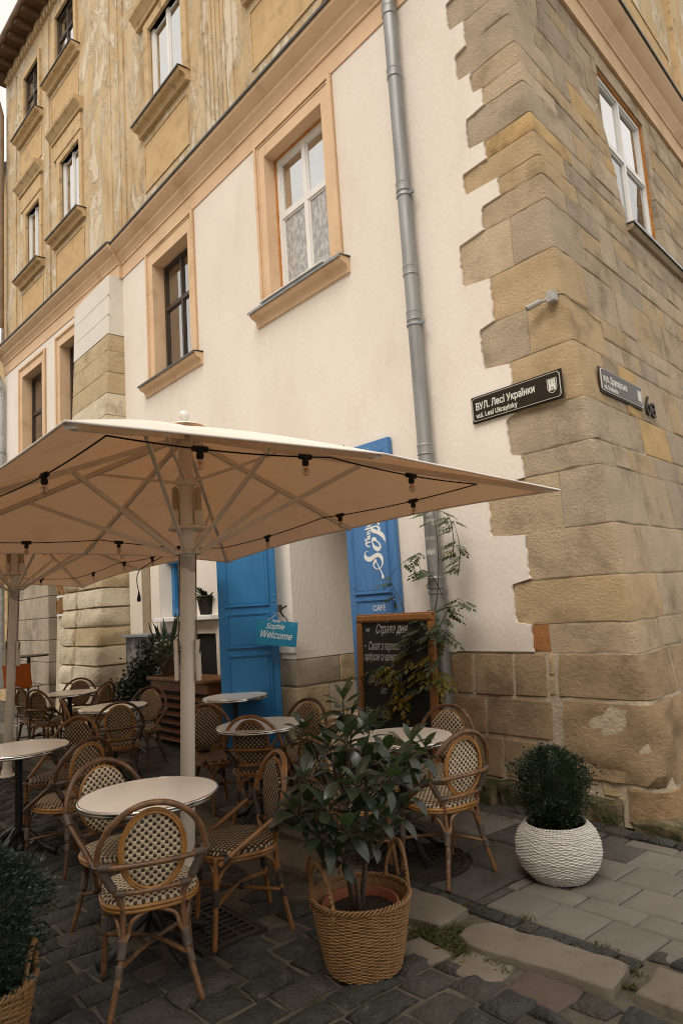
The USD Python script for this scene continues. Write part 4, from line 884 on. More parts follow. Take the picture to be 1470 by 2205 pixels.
# street signs
def street_sign(name, label, F, u0, u1, z0, z1, w, l1, l2, s1, s2, hgt):
    """u0 is the reader's left edge"""
    t = Thing(name, label, 'street sign', origin=F([[(u0 + u1) / 2, w, z0]])[0]); lo, hi = min(u0, u1), max(u0, u1)
    t.add('plate', F.mesh(bx(lo, hi, w - .012, w, z0, z1, .004)), 'sign_black')
    m = bx(lo + .03, hi - .03, w - .002, w + .008, z0 + .012, z1 - .012, .007); t.add('raised_face', F.mesh(m), 'sign_black')
    e = .016; p = sbox(lo + e, z0 + e, hi - e, z1 - e)
    for cx_, cz_ in ((lo + e, z0 + e), (lo + e, z1 - e), (hi - e, z0 + e), (hi - e, z1 - e)): p = p.difference(Point(cx_, cz_).buffer(.014, 6))
    t.add('border_line', F.mesh(extr(p.difference(p.buffer(-.0028)), w + .0005, w + .0095)), 'sign_letter', smooth=False)
    sg = 1 if u1 > u0 else -1
    t.add('lettering', words(l1, hgt, F, u0 + sg * .05, w + .0085, z0 + (z1 - z0) * .47, True, s1), 'sign_letter', smooth=False)
    t.add('lettering', words(l2, hgt * .66, F, u0 + sg * .05, w + .0085, z0 + (z1 - z0) * .17, True, s2), 'sign_letter', smooth=False)
    cx_ = u1 - sg * .085; cz_ = (z0 + z1) / 2; sh = Polygon([(-.042, .055), (.042, .055), (.042, -.02), (.03, -.045), (0, -.06), (-.03, -.045), (-.042, -.02)])
    line = sh.difference(sh.buffer(-.004))
    cas = unary_union([sbox(-.03, -.036, .03, .012), sbox(-.03, .012, -.014, .038), sbox(-.009, .012, .009, .044), sbox(.014, .012, .03, .038)] + [sbox(x - .004, .03, x + .004, .048) for x in (-.026, -.018, -.006, .006, .018, .026)]).difference(unary_union([Point(0, -.026).buffer(.014), sbox(-.014, -.04, .014, -.026)]))
    cas = unary_union([cas, Point(.0, -.026).buffer(.008), sbox(-.01, -.036, .012, -.03)])
    t.add('crest', F.mesh(extr(affinity.translate(unary_union([line, cas]), cx_, cz_), w + .0075, w + .0098)), 'sign_letter', smooth=False)
    return t
a = FA.px(1015, 893, .05); b = FA.px(1210, 825, .05)
street_sign('street_sign', 'black enamel street name plate bridging the cream plaster and the stone corner', FA, a[0], b[0], 3.045, 3.275, .045, 'ВУЛ. Лесі Українки', 'vul. Lesi Ukrayinky', .77, .86, .060)
vv = lambda x, y, w: FR.px(x, y, w)
a = vv(1288, 815, .30); b = vv(1379, 857, .30)
street_sign('street_sign', 'glossy black street name plate on the side street wall, catching the sky', FR, a[0], b[0], a[1] - .105, a[1] + .105, .31, 'вул. Друкарська', 'vul. Drukarska', .80, .84, .056)
n_ = Thing('house_number', 'grey metal house number standing off the stone beside the side street plate', 'house number', origin=FR([[b[0] + .2, .3, a[1]]])[0])
n_.add('digits', words('6а', .17, FR, b[0] + .06, .30, a[1] - .12, False, .9, 0, .02), 'iron', smooth=False)
n_.add('pins', FR.mesh(cat([bx(b[0] + .10, b[0] + .11, .2, .30, a[1] - .1, a[1] - .09), bx(b[0] + .25, b[0] + .26, .2, .30, a[1] - .1, a[1] - .09)])), 'zinc')
# pink spray paint on the base stone
gp = []
for k in range(26):
    v0 = 1.25 + .5 * rng.random(); z0 = .75 + .6 * rng.random(); gp.append((v0, z0, .006 + .02 * rng.random()))
mat('spray_pink', (.45, .2, .2), (.36, .19, .16), 30., .9)
mm = []
for v0, z0, r_ in gp:
    th = np.arange(8) * PI / 4; P, N = main_corner(v0 + r_ * np.cos(th) * (.5 + rng.random(8)), z0 + 1.6 * r_ * np.sin(th) * (.5 + rng.random(8))); P = P + N * .022
    mm.append(trimesh.Trimesh(np.vstack([P, P.mean(0)]), [[i, (i + 1) % 8, 8] for i in range(8)], process=False))
house.add('paint_marks', cat(mm), 'spray_pink')
# hanging welcome board on its hook
HK = at_y(605, 1318, 7.72); FW_ = Frame(HK, np.array([-.995, -.08, 0])).out(np.array([.08, -.995, 0]))
hk = Thing('wall_hook', 'dark iron hook on the entrance corner carrying the welcome board', 'hook', origin=HK)
hk.add('hook', tube(curve([HK + [.05, .12, .06], HK + [.03, .03, .05], HK + [-.0, 0, .02], HK + [.01, 0, -.03], HK + [.045, 0, -.06], HK + [.06, .06, -.10]], 24), .010, 8), 'iron', smooth=True)
hk.add('latch', moved(bx(-.02, .02, -.02, .02, -.02, .06, .004), HK + [-.01, 0, .02]), 'iron')
wt = at_y(578, 1334, 7.66); wbm = [at_y(*p, 7.66) for p in ((554, 1333), (643, 1340), (637, 1397), (546, 1386))]
wb = Thing('welcome_board', 'small turquoise board lettered Welcome hanging askew on string', 'sign', origin=np.mean(wbm, 0))
du = (wbm[1] - wbm[0]) / np.linalg.norm(wbm[1] - wbm[0]); dz = (wbm[0] - wbm[3]); dz = dz - du * (dz @ du); dz /= np.linalg.norm(dz); dn = np.cross(du, dz)
W_, H_ = np.linalg.norm(wbm[1] - wbm[0]), abs((wbm[0] - wbm[3]) @ dz); c0 = np.mean(wbm, 0)
def onb(m): v = m.vertices; return trimesh.Trimesh(c0 + v[:, :1] * du + v[:, 1:2] * dz + v[:, 2:3] * dn, m.faces, process=False)
b_ = trimesh.creation.box((W_, H_, .012)); wb.add('board', onb(b_), 'blue_sign', smooth=False)
def flat(text, h, x, y, sx, sh, bold, rot=0):
    m = meshkit.text_mesh(text, h, .0012, bold); v = m.vertices.copy(); v[:, 0] = v[:, 0] * sx + v[:, 1] * sh; v[:, 0] -= v[:, 0].max() / 2
    c, s = math.cos(rot), math.sin(rot); v = np.c_[v[:, 0] * c - v[:, 1] * s + x, v[:, 0] * s + v[:, 1] * c + y, v[:, 2] + .0065]; return trimesh.Trimesh(v, m.faces, process=False)
wb.add('lettering', onb(flat('Welcome', .074, -.005, -.055, .78, .2, False, -.04)), 'white_paint', smooth=False)
wb.add('lettering', onb(flat('Sophie', .058, -.02, .045, .78, .3, False)), 'white_paint', smooth=False); wb.add('lettering', onb(flat('Tante', .030, -.02, .118, .85, .3, False)), 'white_paint', smooth=False)
for s in (-1, 1):
    e = c0 + du * (s * W_ * .36) + dz * (H_ / 2 - .03) + dn * .008
    wb.add('string', tube([HK + [0, -.0, .02], (HK + e) / 2 + [0, 0, -.006], e], .0035, 5), 'sticker', smooth=True)
# menu board
mb_t = [FA.px(x, y, .34) for x, y in ((768, 1324), (933, 1317))]; mz = float((mb_t[0][1] + mb_t[1][1]) / 2)
mu1, mu0 = float(mb_t[0][0]), float(mb_t[1][0]); tilt_ = .06
FM = Frame(FA([[0, .34, 0]])[0], dL).out(-nA)
def lean(m): v = m.vertices.copy(); v[:, 1] -= (v[:, 2] - mz) * -tilt_ * -1; return trimesh.Trimesh(v, m.faces, process=False)
mbd = Thing('menu_board', 'tall chalkboard menu in an orange wooden frame leaning at the entrance', 'menu board', origin=FM([[(mu0 + mu1) / 2, .05, .05]])[0])
mbd.add('slate', FM.mesh(lean(bx(mu0 + .03, mu1 - .03, -.02, -.004, .10, mz - .03))), 'black_board')
for (a, b, c, d) in ((mu0, mu1, mz - .075, mz), (mu0, mu1, .06, .13), (mu1 - .07, mu1, .13, mz - .075), (mu0, mu0 + .07, .13, mz - .075)):
    mbd.add('frame_rail', FM.mesh(lean(cat([bx(a, b, -.025, .012, c, d, .004), bx(a + .012, b - .012, .0, .022, c + .012, d - .012, .006)]))), 'wood_orange')
def chalk(text, h, px_, py_, sx, sh=.28):
    q = FM.px(px_, py_, 0.0); m = words(text, h, FM, q[0], .0, 0, False, sx, sh); loc = np.linalg.inv(np.stack([FM.du, FM.dw, [0, 0, 1.0]]).T)
    v = (m.vertices - FM.O) @ loc.T; v[:, 2] += q[1]; v[:, 1] = -.0035 + (v[:, 1]) ; mbd.add('chalk_writing', FM.mesh(lean(trimesh.Trimesh(v, m.faces, process=False))), 'chalk', smooth=False)
for (tx, h, x, y, sx) in [('∞', .05, 788, 1362, .8), ('Страва дня', .085, 809, 1364, .62), ('~', .05, 786, 1396, .8), ('Салат з пармез', .075, 795, 1399, .52), ('гарбузом та крекер', .07, 787, 1421, .46), ('~', .05, 785, 1466, .8), ('Гарбузовий суп', .085, 791, 1468, .52), ('без', .07, 826, 1492, .5), ('~', .05, 786, 1532, .8), ('Запечений', .085, 793, 1540, .55), ('батат', .07, 810, 1562, .5)]:
    chalk(tx, h, x, y, sx)
# cabinet on the wall
cb0 = FA.px(263, 1372, .40); cb1 = FA.px(322, 1366, .40)
cab = Thing('utility_cabinet', 'grey utility cabinet with peeling dark paint against the buttress', 'cabinet', origin=FA([[9.6, .4, 0]])[0])
cu0, cu1, cz = float(cb1[0]), float(cb0[0]), float(cb1[1])
cab.add('body', FA.mesh(bx(cu0 + .03, cu1 - .03, .05, .36, .02, cz - .04, .006)), 'cabinet'); cab.add('door', FA.mesh(bx((cu0 + cu1) / 2 - .02, cu1 - .05, .36, .368, .15, cz - .09, .003)), 'cabinet')
cab.add('lid', FA.mesh(bx(cu0, cu1, .03, .42, cz - .04, cz, .006)), 'zinc'); cab.add('lock', FA.mesh(bx((cu0 + cu1) / 2 + .02, (cu0 + cu1) / 2 + .04, .368, .378, cz - .3, cz - .24, .003)), 'iron')
# slatted planter box
b0 = FA.px(322, 1456, .62); b1 = FA.px(400, 1450, .62); pz = float(b0[1]); pu0, pu1 = float(b1[0]) - .45, float(b0[0])
pl = Thing('slatted_planter', 'tall wooden box of stepped horizontal slats below the cafe window', 'planter', origin=FA([[(pu0 + pu1) / 2, .4, 0]])[0])
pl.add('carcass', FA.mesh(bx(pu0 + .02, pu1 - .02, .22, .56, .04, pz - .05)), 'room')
pl.add('top_board', FA.mesh(bx(pu0 - .02, pu1 + .02, .18, .66, pz - .05, pz, .012)), 'wood_planter'); pl.add('fascia', FA.mesh(bx(pu0, pu1, .2, .60, pz - .17, pz - .055, .006)), 'wood_planter')
nsl = 6; zz_ = np.linspace(.10, pz - .24, nsl)
for zq in zz_:
    m = bx(pu0, pu1, -.075, .045, -.011, .011, .004); v = m.vertices.copy(); c, s = math.cos(-.42), math.sin(-.42); v = np.c_[v[:, 0], v[:, 1] * c - v[:, 2] * s + .575, v[:, 1] * s + v[:, 2] * c + zq]
    pl.add('slat', FA.mesh(trimesh.Trimesh(v, m.faces, process=False)), 'wood_planter')
for s in (pu0, pu1 - .03): pl.add('side_board', FA.mesh(bx(s, s + .03, .20, .57, .0, pz - .06, .004)), 'wood_planter')

# iron grate and manhole
gt = Thing('drain_grate', 'rusty iron drain grate with slots between the setts', 'grate', origin=FG([[3.48, 1.88, 0]])[0])
G = sbox(3.235, 1.715, 3.745, 2.045); P_ = G
for i in range(3):
    for j in range(9): P_ = P_.difference(sbox(3.26 + j * .053, 1.735 + i * .10, 3.26 + j * .053 + .034, 1.735 + i * .10 + .085))
def flatp(poly, z0, z1):
    ms = []
    for g_ in (poly.geoms if hasattr(poly, 'geoms') else [poly]):
        m = trimesh.creation.extrude_polygon(g_, z1 - z0, engine='earcut'); v = m.vertices + [0, 0, z0]; ms.append(trimesh.Trimesh(FG(v), m.faces[:, ::-1] if FG.flips() else m.faces, process=False))
    return cat(ms)
gt.add('grid', flatp(P_, -.03, .006), 'iron', smooth=False); gt.add('frame', flatp(sbox(3.215, 1.695, 3.765, 2.065).difference(sbox(3.237, 1.717, 3.743, 2.043)), -.03, .01), 'iron', smooth=False)
gt.add('pit', flatp(G.buffer(-.001), -.07, -.035), 'black_rubber', smooth=False)
mh = Thing('manhole_cover', 'round cast iron manhole cover with ring pattern under the corner table', 'manhole cover', origin=FG([[3.27, 3.2, 0]])[0])
c_ = Point(3.27, 3.2); mh.add('disc', flatp(c_.buffer(.325, 24), -.03, .003), 'iron', smooth=False)
for r_ in (.315, .27, .22, .17, .12, .07): mh.add('ring', flatp(c_.buffer(r_, 24).difference(c_.buffer(r_ - .013, 24)), .0, .010), 'iron', smooth=False)
mh.add('ribs', flatp(unary_union([affinity.rotate(sbox(3.27 + .275, 3.194, 3.27 + .302, 3.206), a, origin=(3.27, 3.2)) for a in range(0, 360, 10)]), .0, .010), 'iron', smooth=False)

# ------------------------------------------------------------------ umbrellas
AX = np.array([-.0008, .032, 1.0]); AX /= np.linalg.norm(AX); PSI = .711
E1 = np.cross([0, 1, 0], AX); E1 /= np.linalg.norm(E1); E2 = np.cross(AX, E1)
UX = E1 * math.cos(PSI) + E2 * math.sin(PSI); UY = E2 * math.cos(PSI) - E1 * math.sin(PSI)
UB0 = np.array([-1.065, 4.701, 0.0])
def make_umbrella(label):
    t = Thing('cafe_umbrella', label, 'umbrella', origin=UB0)
    foot = on_z(407, 1868); dx = foot[0] - UB0[0]
    Q = lambda x, y, z: UB0 + UX * x + UY * y + AX * z
    sx, sy, zc, zm, zt = 1.5, 1.968, 2.21, 2.268, 2.94
    pol = lambda z: np.array([UB0[0] + dx * (1 - z / 2.2), UB0[1], 0]) * [1, 1, 0] + AX * z * [1 if z > 2.2 else 0, 1, 1] + ([AX[0] * z, 0, 0] if z <= 2.2 else [0, 0, 0])
    rp = {'a': Q(-sx, -sy, zc), 'b': Q(0, -sy, zm), 'c': Q(sx, -sy, zc), 'd': Q(sx, 0, zm), 'e': Q(sx, sy, zc), 'f': Q(0, sy, zm), 'g': Q(-sx, sy, zc), 'h': Q(-sx, 0, zm)}
    K_ = 'abcdefgh'; apex = Q(0, 0, zt); n = 12
    # canopy: eight panels, slack between ribs and along the hems
    V, Fc = [], []
    for i in range(8):
        p, q = rp[K_[i]], rp[K_[(i + 1) % 8]]; b0 = len(V)
        for r in range(n + 1):
            s = r / n
            for c in range(n + 1):
                tt_ = c / n; e = p * (1 - tt_) + q * tt_; x = apex * (1 - s) + e * s
                sag = 4 * tt_ * (1 - tt_); inw = (apex - e) * .022 * sag * s ** 2
                x = x + AX * (-.03 * sag * s * (1 - s) * 2 + .055 * math.sin(PI * s) * .35) + inw; V.append(x)
        for r in range(n):
            for c in range(n):
                a0 = b0 + r * (n + 1) + c; Fc += [[a0, a0 + 1, a0 + n + 2], [a0, a0 + n + 2, a0 + n + 1]]
    cm = trimesh.Trimesh(np.array(V), Fc, process=False); cm.merge_vertices(); t.add('canopy', cm, 'canvas', smooth=25)
    hem = []
    for i in range(8):
        p, q = rp[K_[i]], rp[K_[(i + 1) % 8]]
        line = np.array([p * (1 - s) + q * s + (apex - (p * (1 - s) + q * s)) * .022 * 4 * s * (1 - s) for s in np.linspace(0, 1, 13)]); hem.append(tube(line - AX * .004, .006, 6))
    t.add('hem', cat(hem), 'canvas', smooth=True)
    t.add('vent_cap', trimesh.Trimesh(lathe([(.15, -.035), (.10, -.012), (.03, .006), (.0, .006)], 24).vertices @ np.stack([E1, E2, AX]) + Q(0, 0, zt + .012), lathe([(.15, -.035), (.10, -.012), (.03, .006), (.0, .006)], 24).faces, process=False), 'canvas', smooth=True)
    fin = lathe([(.012, 0), (.018, .03), (.034, .055), (.036, .075), (.026, .10), (.0, .108)], 16); t.add('finial', moved(fin, Q(0, 0, zt + .0)), 'white_pvc', smooth=True)
    pts = [pol(z) for z in (0, .8, 1.42)]; t.add('pole', tube(pts, .047, 14), 'umbrella_pole', smooth=True)
    t.add('pole', tube([pol(z) for z in (1.405, 2.0, 2.2)] + [Q(0, 0, 2.91)], .0495, 14), 'umbrella_pole', smooth=True)
    t.add('base_plate', moved(lathe([(.0, 0), (.11, 0), (.11, .010), (.065, .018), (.055, .07), (.0, .07)], 20), pol(0)), 'umbrella_pole', smooth=40)
    zr = 2.03
    def ring(z, r, h, name):
        m = lathe([(.048, -h), (r - .01, -h), (r, -h * .6), (r, h * .6), (r - .01, h), (.048, h)], 20); t.add(name, moved(m, (pol(z) if z <= 2.2 else Q(0, 0, z))), 'umbrella_rib', smooth=40)
    ring(zr, .098, .014, 'runner'); ring(2.20, .13, .014, 'pulley_ring'); ring(2.53, .075, .03, 'upper_runner'); ring(2.87, .085, .02, 'crown_hub')
    for i in range(8):
        p = rp[K_[i]]; crn = i % 2 == 0; top = Q(0, 0, 2.87); under = -AX * .035
        d = p - top; pe = top + d * (.965 if crn else .96); side = np.cross(d, AX); side /= np.linalg.norm(side); upv = np.cross(side, d); upv /= np.linalg.norm(upv)
        if upv @ AX < 0: upv = -upv
        def bar(A, B, hw, hh, name, parent=None, mt='umbrella_rib'):
            dd = B - A; s_ = np.cross(dd, AX); s_ /= np.linalg.norm(s_); u_ = np.cross(s_, dd); u_ /= np.linalg.norm(u_)
            if u_ @ AX < 0: u_ = -u_
            v = [P + s_ * a * hw + u_ * b * hh for P in (A, B) for a, b in ((-1, -1), (1, -1), (1, 1), (-1, 1))]
            return t.add(name, trimesh.convex.convex_hull(np.array(v)), mt, parent=parent)
        A_ = top + under * .4 + d / np.linalg.norm(d) * .07; r_ = bar(A_, pe + under * .55, .011, .017, 'rib')
        t.add('rib_end', trimesh.convex.convex_hull(np.array([pe + under * .5 + side * a * .018 + upv * b * .012 + d / np.linalg.norm(d) * c for a in (-1, 1) for b in (-1, 1) for c in (-.05, .05)])), 'white_pvc', parent=r_)
        fr = .50 if crn else .52; at = top + d * fr + under; dh = d - AX * (d @ AX); dh /= np.linalg.norm(dh)
        bar(pol(zr) + dh * .09, at, .009, .014, 'strut')
        if crn: bar(Q(0, 0, 2.53) + dh * .07, top + d * .27 + under, .007, .009, 'short_strut')
    for s in (-1, 1):
        c = Q(0, 0, 2.36) + RT * s * .078; t.add('pulley_block', moved(bx(-.022, .022, -.03, .03, -.135, .135, .02), c), 'pulley'); t.add('pulley_cup', moved(bx(-.026, .026, -.034, .034, -.155, -.03, .012), c), 'umbrella_pole')
        x0 = .060; zz0 = 1.20
        t.add('cord', tube([pol(2.02) + RT * s * .056, pol(1.6) + RT * s * .058, pol(1.36) + RT * s * .062], .005, 6), 'pipe_brown', smooth=True)
        t.add('hanging_paddle', moved(bx(-.012, .012, -.03, .03, -.135, .135, .005), pol(1.31) + RT * s * (.073)), 'umbrella_pole')
        t.add('paddle_strap', tube([pol(1.45) + RT * s * .06, pol(1.43) + RT * s * .088, pol(1.36) + RT * s * .09 - [0, .032, 0]], .005, 5), 'black_rubber', smooth=True)
    t.add('sticker', moved(lathe([(.0502, -.055), (.0502, .055)], 16), pol(1.95)), 'sticker', smooth=True)
    return t, Q
um, UQ = make_umbrella('square cream cafe umbrella standing over the front tables')
SH2 = on_z(27, 1671) - UB0; SH2[2] = 0
copy_of(um, 'cafe_umbrella', 'second cream cafe umbrella behind at the left edge, partly hidden', 'umbrella', UB0 + SH2, 0)
# ------------------------------------------------------------------ festoon lights under the umbrellas
def festoon(label, off, plug, skip=()):
    t = Thing('string_lights', label, 'string lights', origin=UB0 + off)
    s = .80; sx, sy, zc, zm = 1.5 * s, 1.968 * s, 2.87 - (2.87 - 2.21) * s - .045, 2.87 - (2.87 - 2.268) * s - .05
    key = [(-sx, -sy, zc), (0, -sy, zm), (sx, -sy, zc), (sx, 0, zm), (sx, sy, zc), (0, sy, zm), (-sx, sy, zc), (-sx, 0, zm)]
    cabl = []; k = 0
    for i in range(8):
        A, B = (UQ(*key[i]) + off, UQ(*key[(i + 1) % 8]) + off); q = np.linspace(0, 1, 12)
        line = A * (1 - q)[:, None] + B * q[:, None] - np.outer(4 * q * (1 - q) * .022, [0, 0, 1.0]); cabl.append(line)
        ls = (.5,) if i % 2 else (.36, .86)
        for f_ in ls:
            c = A * (1 - f_) + B * f_ - [0, 0, 4 * f_ * (1 - f_) * .022]; k += 1
            so = t.add('lamp_socket', cat([moved(lathe([(.0, -.046), (.0155, -.046), (.018, -.034), (.017, -.022), (.014, -.016), (.018, .0), (.015, .011), (0, .013)], 10), c), tube([c - (B - A) / np.linalg.norm(B - A) * .036, c + (B - A) / np.linalg.norm(B - A) * .036], .015, 8)]), 'black_rubber', smooth=40)
            t.add('bulb', moved(lathe([(.0, -.098), (.008, -.097), (.016, -.090), (.0195, -.078), (.017, -.064), (.011, -.052), (.010, -.044)], 12), c), 'bulb_glass', smooth=True, parent=so)
            t.add('filament', moved(lathe([(.0, -.086), (.007, -.08), (.008, -.062), (.0, -.053)], 8), c), 'bulb_amber', smooth=True, parent=so)
    t.add('cable', cat([tube(l, .0042, 6) for l in cabl]), 'black_rubber', smooth=True)
    if plug is not None:
        c = plug; t.add('lead', tube(curve([UQ(*key[2]) + off, c + [.0, .05, .25], c], 14), .005, 6), 'black_rubber', smooth=True)
        t.add('plug', moved(lathe([(.0, -.09), (.02, -.088), (.022, -.05), (.012, -.01), (.007, .02), (0, .02)], 10), c), 'black_rubber', smooth=40)
festoon('black festoon lamp string running round inside the front umbrella', np.zeros(3), None)
festoon('black festoon lamp string under the left umbrella with a plug dangling down', SH2, at_y(299, 1278, (UQ(1.2, -1.574, 2.3) + SH2)[1]))

# ------------------------------------------------------------------ tables
def make_table(label, loc):
    t = Thing('bistro_table', label, 'table', origin=loc, rotz=0, world=False)
    R_t = .34
    t.add('table_top', lathe([(0, .727), (R_t - .008, .727), (R_t - .004, .7275), (R_t - .004, .703), (0, .703)], 56), 'table_white', smooth=30)
    t.add('metal_rim', lathe([(R_t - .0035, .699), (R_t + .002, .700), (R_t + .005, .706), (R_t + .002, .712), (R_t + .003, .716), (R_t + .005, .721), (R_t + .002, .7285), (R_t - .005, .7292), (R_t - .0035, .727)], 56), 'steel_rim', smooth=True)
    t.add('column', lathe([(.0, .02), (.05, .03), (.045, .09), (.027, .13), (.026, .62), (.035, .66), (.09, .695), (.09, .702), (0, .702)], 16), 'black_metal', smooth=40)
    for k in range(4):
        a = PI / 4 + k * PI / 2; c, s = math.cos(a), math.sin(a)
        p = curve([(.02, .17), (.10, .13), (.19, .055), (.255, .03), (.285, .022)], 16)
        m = tube(np.c_[p[:, 0] * c, p[:, 0] * s, p[:, 1]], np.interp(np.arange(len(p)), [0, len(p) * .6, len(p) - 1], [.026, .02, .026]), 8)
        t.add('foot', m, 'black_metal', smooth=True)
    return t
TB = [(321, 1712, 'white round table with a bare steel rim nearest to the camera'), (243, 1523, 'cream round table in front of the slatted planter'), (561, 1562, 'cream round table between the umbrella pole and the large leafy plant'), (506, 1501, 'white round table standing directly before the bright blue door'), (862, 1590, 'cream round table behind the leafy plant at the corner wall'), (40, 1614, 'cream round table cut by the left picture edge'), (150, 1493, 'cream round table farthest back below the buttress')]
TL_ = []; tb0 = None
for (x, y, lab) in TB:
    loc = on_z(x, y, .725); loc[2] = 0.006; TL_.append(loc)
    if tb0 is None: tb0 = make_table(lab, loc)
    else: copy_of(tb0, 'bistro_table', lab, 'table', loc, rnd.random() * 90)
# ------------------------------------------------------------------ rattan chairs
def make_chair(label, loc, rot, weave_m, wood, rimm, bind):
    t = Thing('rattan_chair', label, 'chair', origin=loc, rotz=rot, world=False, group=None)
    def tb(name, ctrl, r, n=20, closed=False, mt=wood, parent=None, sides=8): return t.add(name, tube(curve(ctrl, n, closed), r, sides, closed), mt, smooth=True, parent=parent)
    def bind_(A, B, r):
        A, B = np.array(A, float), np.array(B, float); n = 9; q = np.linspace(0, 1, 2 * n + 1); rr = r + .0022 * (np.arange(2 * n + 1) % 2)
        t.add('binding', tube(A + (B - A) * q[:, None], rr, 8), bind, smooth=True)
    J = np.array([.226, -.185, .585]); th = np.linspace(0, PI, 15)
    arch = [(.226 * math.cos(a), -.185 - .085 * math.sin(a) ** 1.2, .585 + .245 * math.sin(a)) for a in th]
    low = lambda s: [(s * .222, .03, .455), (s * .226, -.10, .525)]
    ho = tb('back_hoop', [(.217, .135, .385)] + [(.219, .03, .452), (.224, -.10, .53)] + arch + [(-.224, -.10, .53), (-.219, .03, .452), (-.217, .135, .385)], .0138, 46)
    oval = lambda k, dy: [(k * .136 * math.cos(a), -.218 - .19 * (.0 + .165 * k * math.sin(a)) * 1.0 * .55 + dy, .632 + k * .168 * math.sin(a)) for a in np.linspace(0, 2 * PI, 20, endpoint=False)]
    # woven oval
    def disc(dy, flip):
        V = [(0, -.218 + dy, .632)]; nr, na = 4, 36
        for r in range(1, nr + 1):
            k = r / nr
            for a in np.arange(na) * 2 * PI / na: V.append((k * .134 * math.cos(a), -.218 - .0173 * k * math.sin(a) + dy, .632 + k * .166 * math.sin(a)))
        f = [[0, 1 + (j + 1) % na, 1 + j] for j in range(na)]
        for r in range(nr - 1):
            for j in range(na):
                a, b, c, d = 1 + r * na + j, 1 + r * na + (j + 1) % na, 1 + (r + 1) * na + (j + 1) % na, 1 + (r + 1) * na + j; f += [[a, b, c], [a, c, d]]
        f = np.array(f); V = np.array(V); return V, (f[:, ::-1] if flip else f)
    V1, f1 = disc(.011, False); V2, f2 = disc(-.006, True); V = np.vstack([V1, V2]); f = np.vstack([f1, f2 + len(V1)])
    na = 36; o = 1 + 3 * na
    f = np.vstack([f, [[o + j, o + (j + 1) % na, len(V1) + o + (j + 1) % na] for j in range(na)], [[o + j, len(V1) + o + (j + 1) % na, len(V1) + o + j] for j in range(na)]])
    pn = t.add('woven_back', trimesh.Trimesh(V, f, process=False), weave_m, smooth=True, uv=np.c_[V[:, 0] / .0165, V[:, 2] / .0165])
    def ovr(k, dy): return [(k * .134 * math.cos(a), -.218 - .0173 * k * math.sin(a) + dy, .632 + k * .166 * math.sin(a)) for a in np.linspace(0, 2 * PI, 24, endpoint=False)]
    tb('back_ring', ovr(1.0, -.012), .0085, 48, True, rimm, pn, 7); tb('back_ring', ovr(.93, -.015), .0065, 48, True, rimm, pn, 6)
    tb('upper_rail', [(.224, -.185, .582), (.15, -.235, .586), (.0, -.258, .588), (-.15, -.235, .586), (-.224, -.185, .582)], .0118)
    tb('lower_rail', [(.150, -.185, .468), (.07, -.212, .470), (-.07, -.212, .470), (-.150, -.185, .468)], .0112)
    for s in (-1, 1):
        tb('rear_leg', [(s * .224, -.185, .578), (s * .175, -.180, .505), (s * .128, -.178, .425), (s * .122, -.180, .36), (s * .128, -.190, .25), (s * .145, -.205, .16), (s * .187, -.232, 0.0)], .0128, 24)
        tb('front_leg', [(s * .178, .145, .415), (s * .180, .148, .30), (s * .185, .155, .17), (s * .197, .170, 0)], .0128, 14)
        tb('rear_arch', [(s * .134, -.195, .245), (s * .105, -.195, .30), (s * .085, -.192, .355), (s * .0, -.190, .392)], .0092, 16, sides=7)
        tb('side_arch', [(s * .128, -.18, .26), (s * .142, -.155, .335), (s * .165, -.08, .385), (s * .18, .0, .392), (s * .183, .08, .375), (s * .184, .135, .31), (s * .184, .148, .24)], .0092, 24, sides=7)
        tb('front_arch', [(s * .182, .15, .25), (s * .160, .152, .33), (s * .10, .156, .385), (s * .0, .158, .395)], .0092, 16, sides=7)
        tb('stretcher', [(s * .140, -.20, .185), (0, -.02, .200 + .01 * s), (-s * .186, .155, .19)], .0105, 12, sides=7)
        bind_((s * .2245, -.145, .557), (s * .222, -.225, .64) if False else (s * .2265, -.192, .60), .0175); bind_((s * .226, -.18, .60), (s * .160, -.178, .483), .0172)
        bind_((s * .216, -.195, .583), (s * .168, -.226, .586), .0145); bind_((s * .148, -.187, .468), (s * .112, -.2, .469), .0140)
        bind_((s * .125, -.188, .285), (s * .135, -.194, .215), .0175); bind_((s * .141, -.202, .195), (s * .150, -.210, .155), .0148)
        bind_((s * .183, .150, .27), (s * .1855, .155, .195), .0172); bind_((s * .2185, .115, .398), (s * .2185, .085, .418), .0155)
    bind_((.03, -.0, .2), (-.03, -.03, .2), .0145)
    # seat
    def se(k, z, n=44):
        a = np.arange(n) * 2 * PI / n; c, s = np.cos(a), np.sin(a); e = 2 / 2.7
        return np.c_[k * .205 * np.sign(c) * np.abs(c) ** e, -.005 + k * .195 * np.sign(s) * np.abs(s) ** e, np.full(n, z)]
    rings = [se(.30, .446), se(.6, .444), se(.85, .441), se(.96, .435), se(1.0, .424), se(.99, .412)]; n = 44
    V = np.vstack([[[0, -.005, .447]]] + rings); f = [[0, 1 + j, 1 + (j + 1) % n] for j in range(n)]
    for r in range(len(rings) - 1):
        for j in range(n): a, b, c, d = 1 + r * n + j, 1 + r * n + (j + 1) % n, 1 + (r + 1) * n + (j + 1) % n, 1 + (r + 1) * n + j; f += [[a, c, b], [a, d, c]]
    st = t.add('woven_seat', trimesh.Trimesh(V, f, process=False), weave_m, smooth=True, uv=np.c_[V[:, 0] / .0165, (V[:, 1] - (.44 - V[:, 2]) * .6) / .0165])
    for z_, k in ((.405, 1.0), (.389, .985)): t.add('seat_rim', tube(se(k, z_), .0095, 7, True), rimm, smooth=True, parent=st)
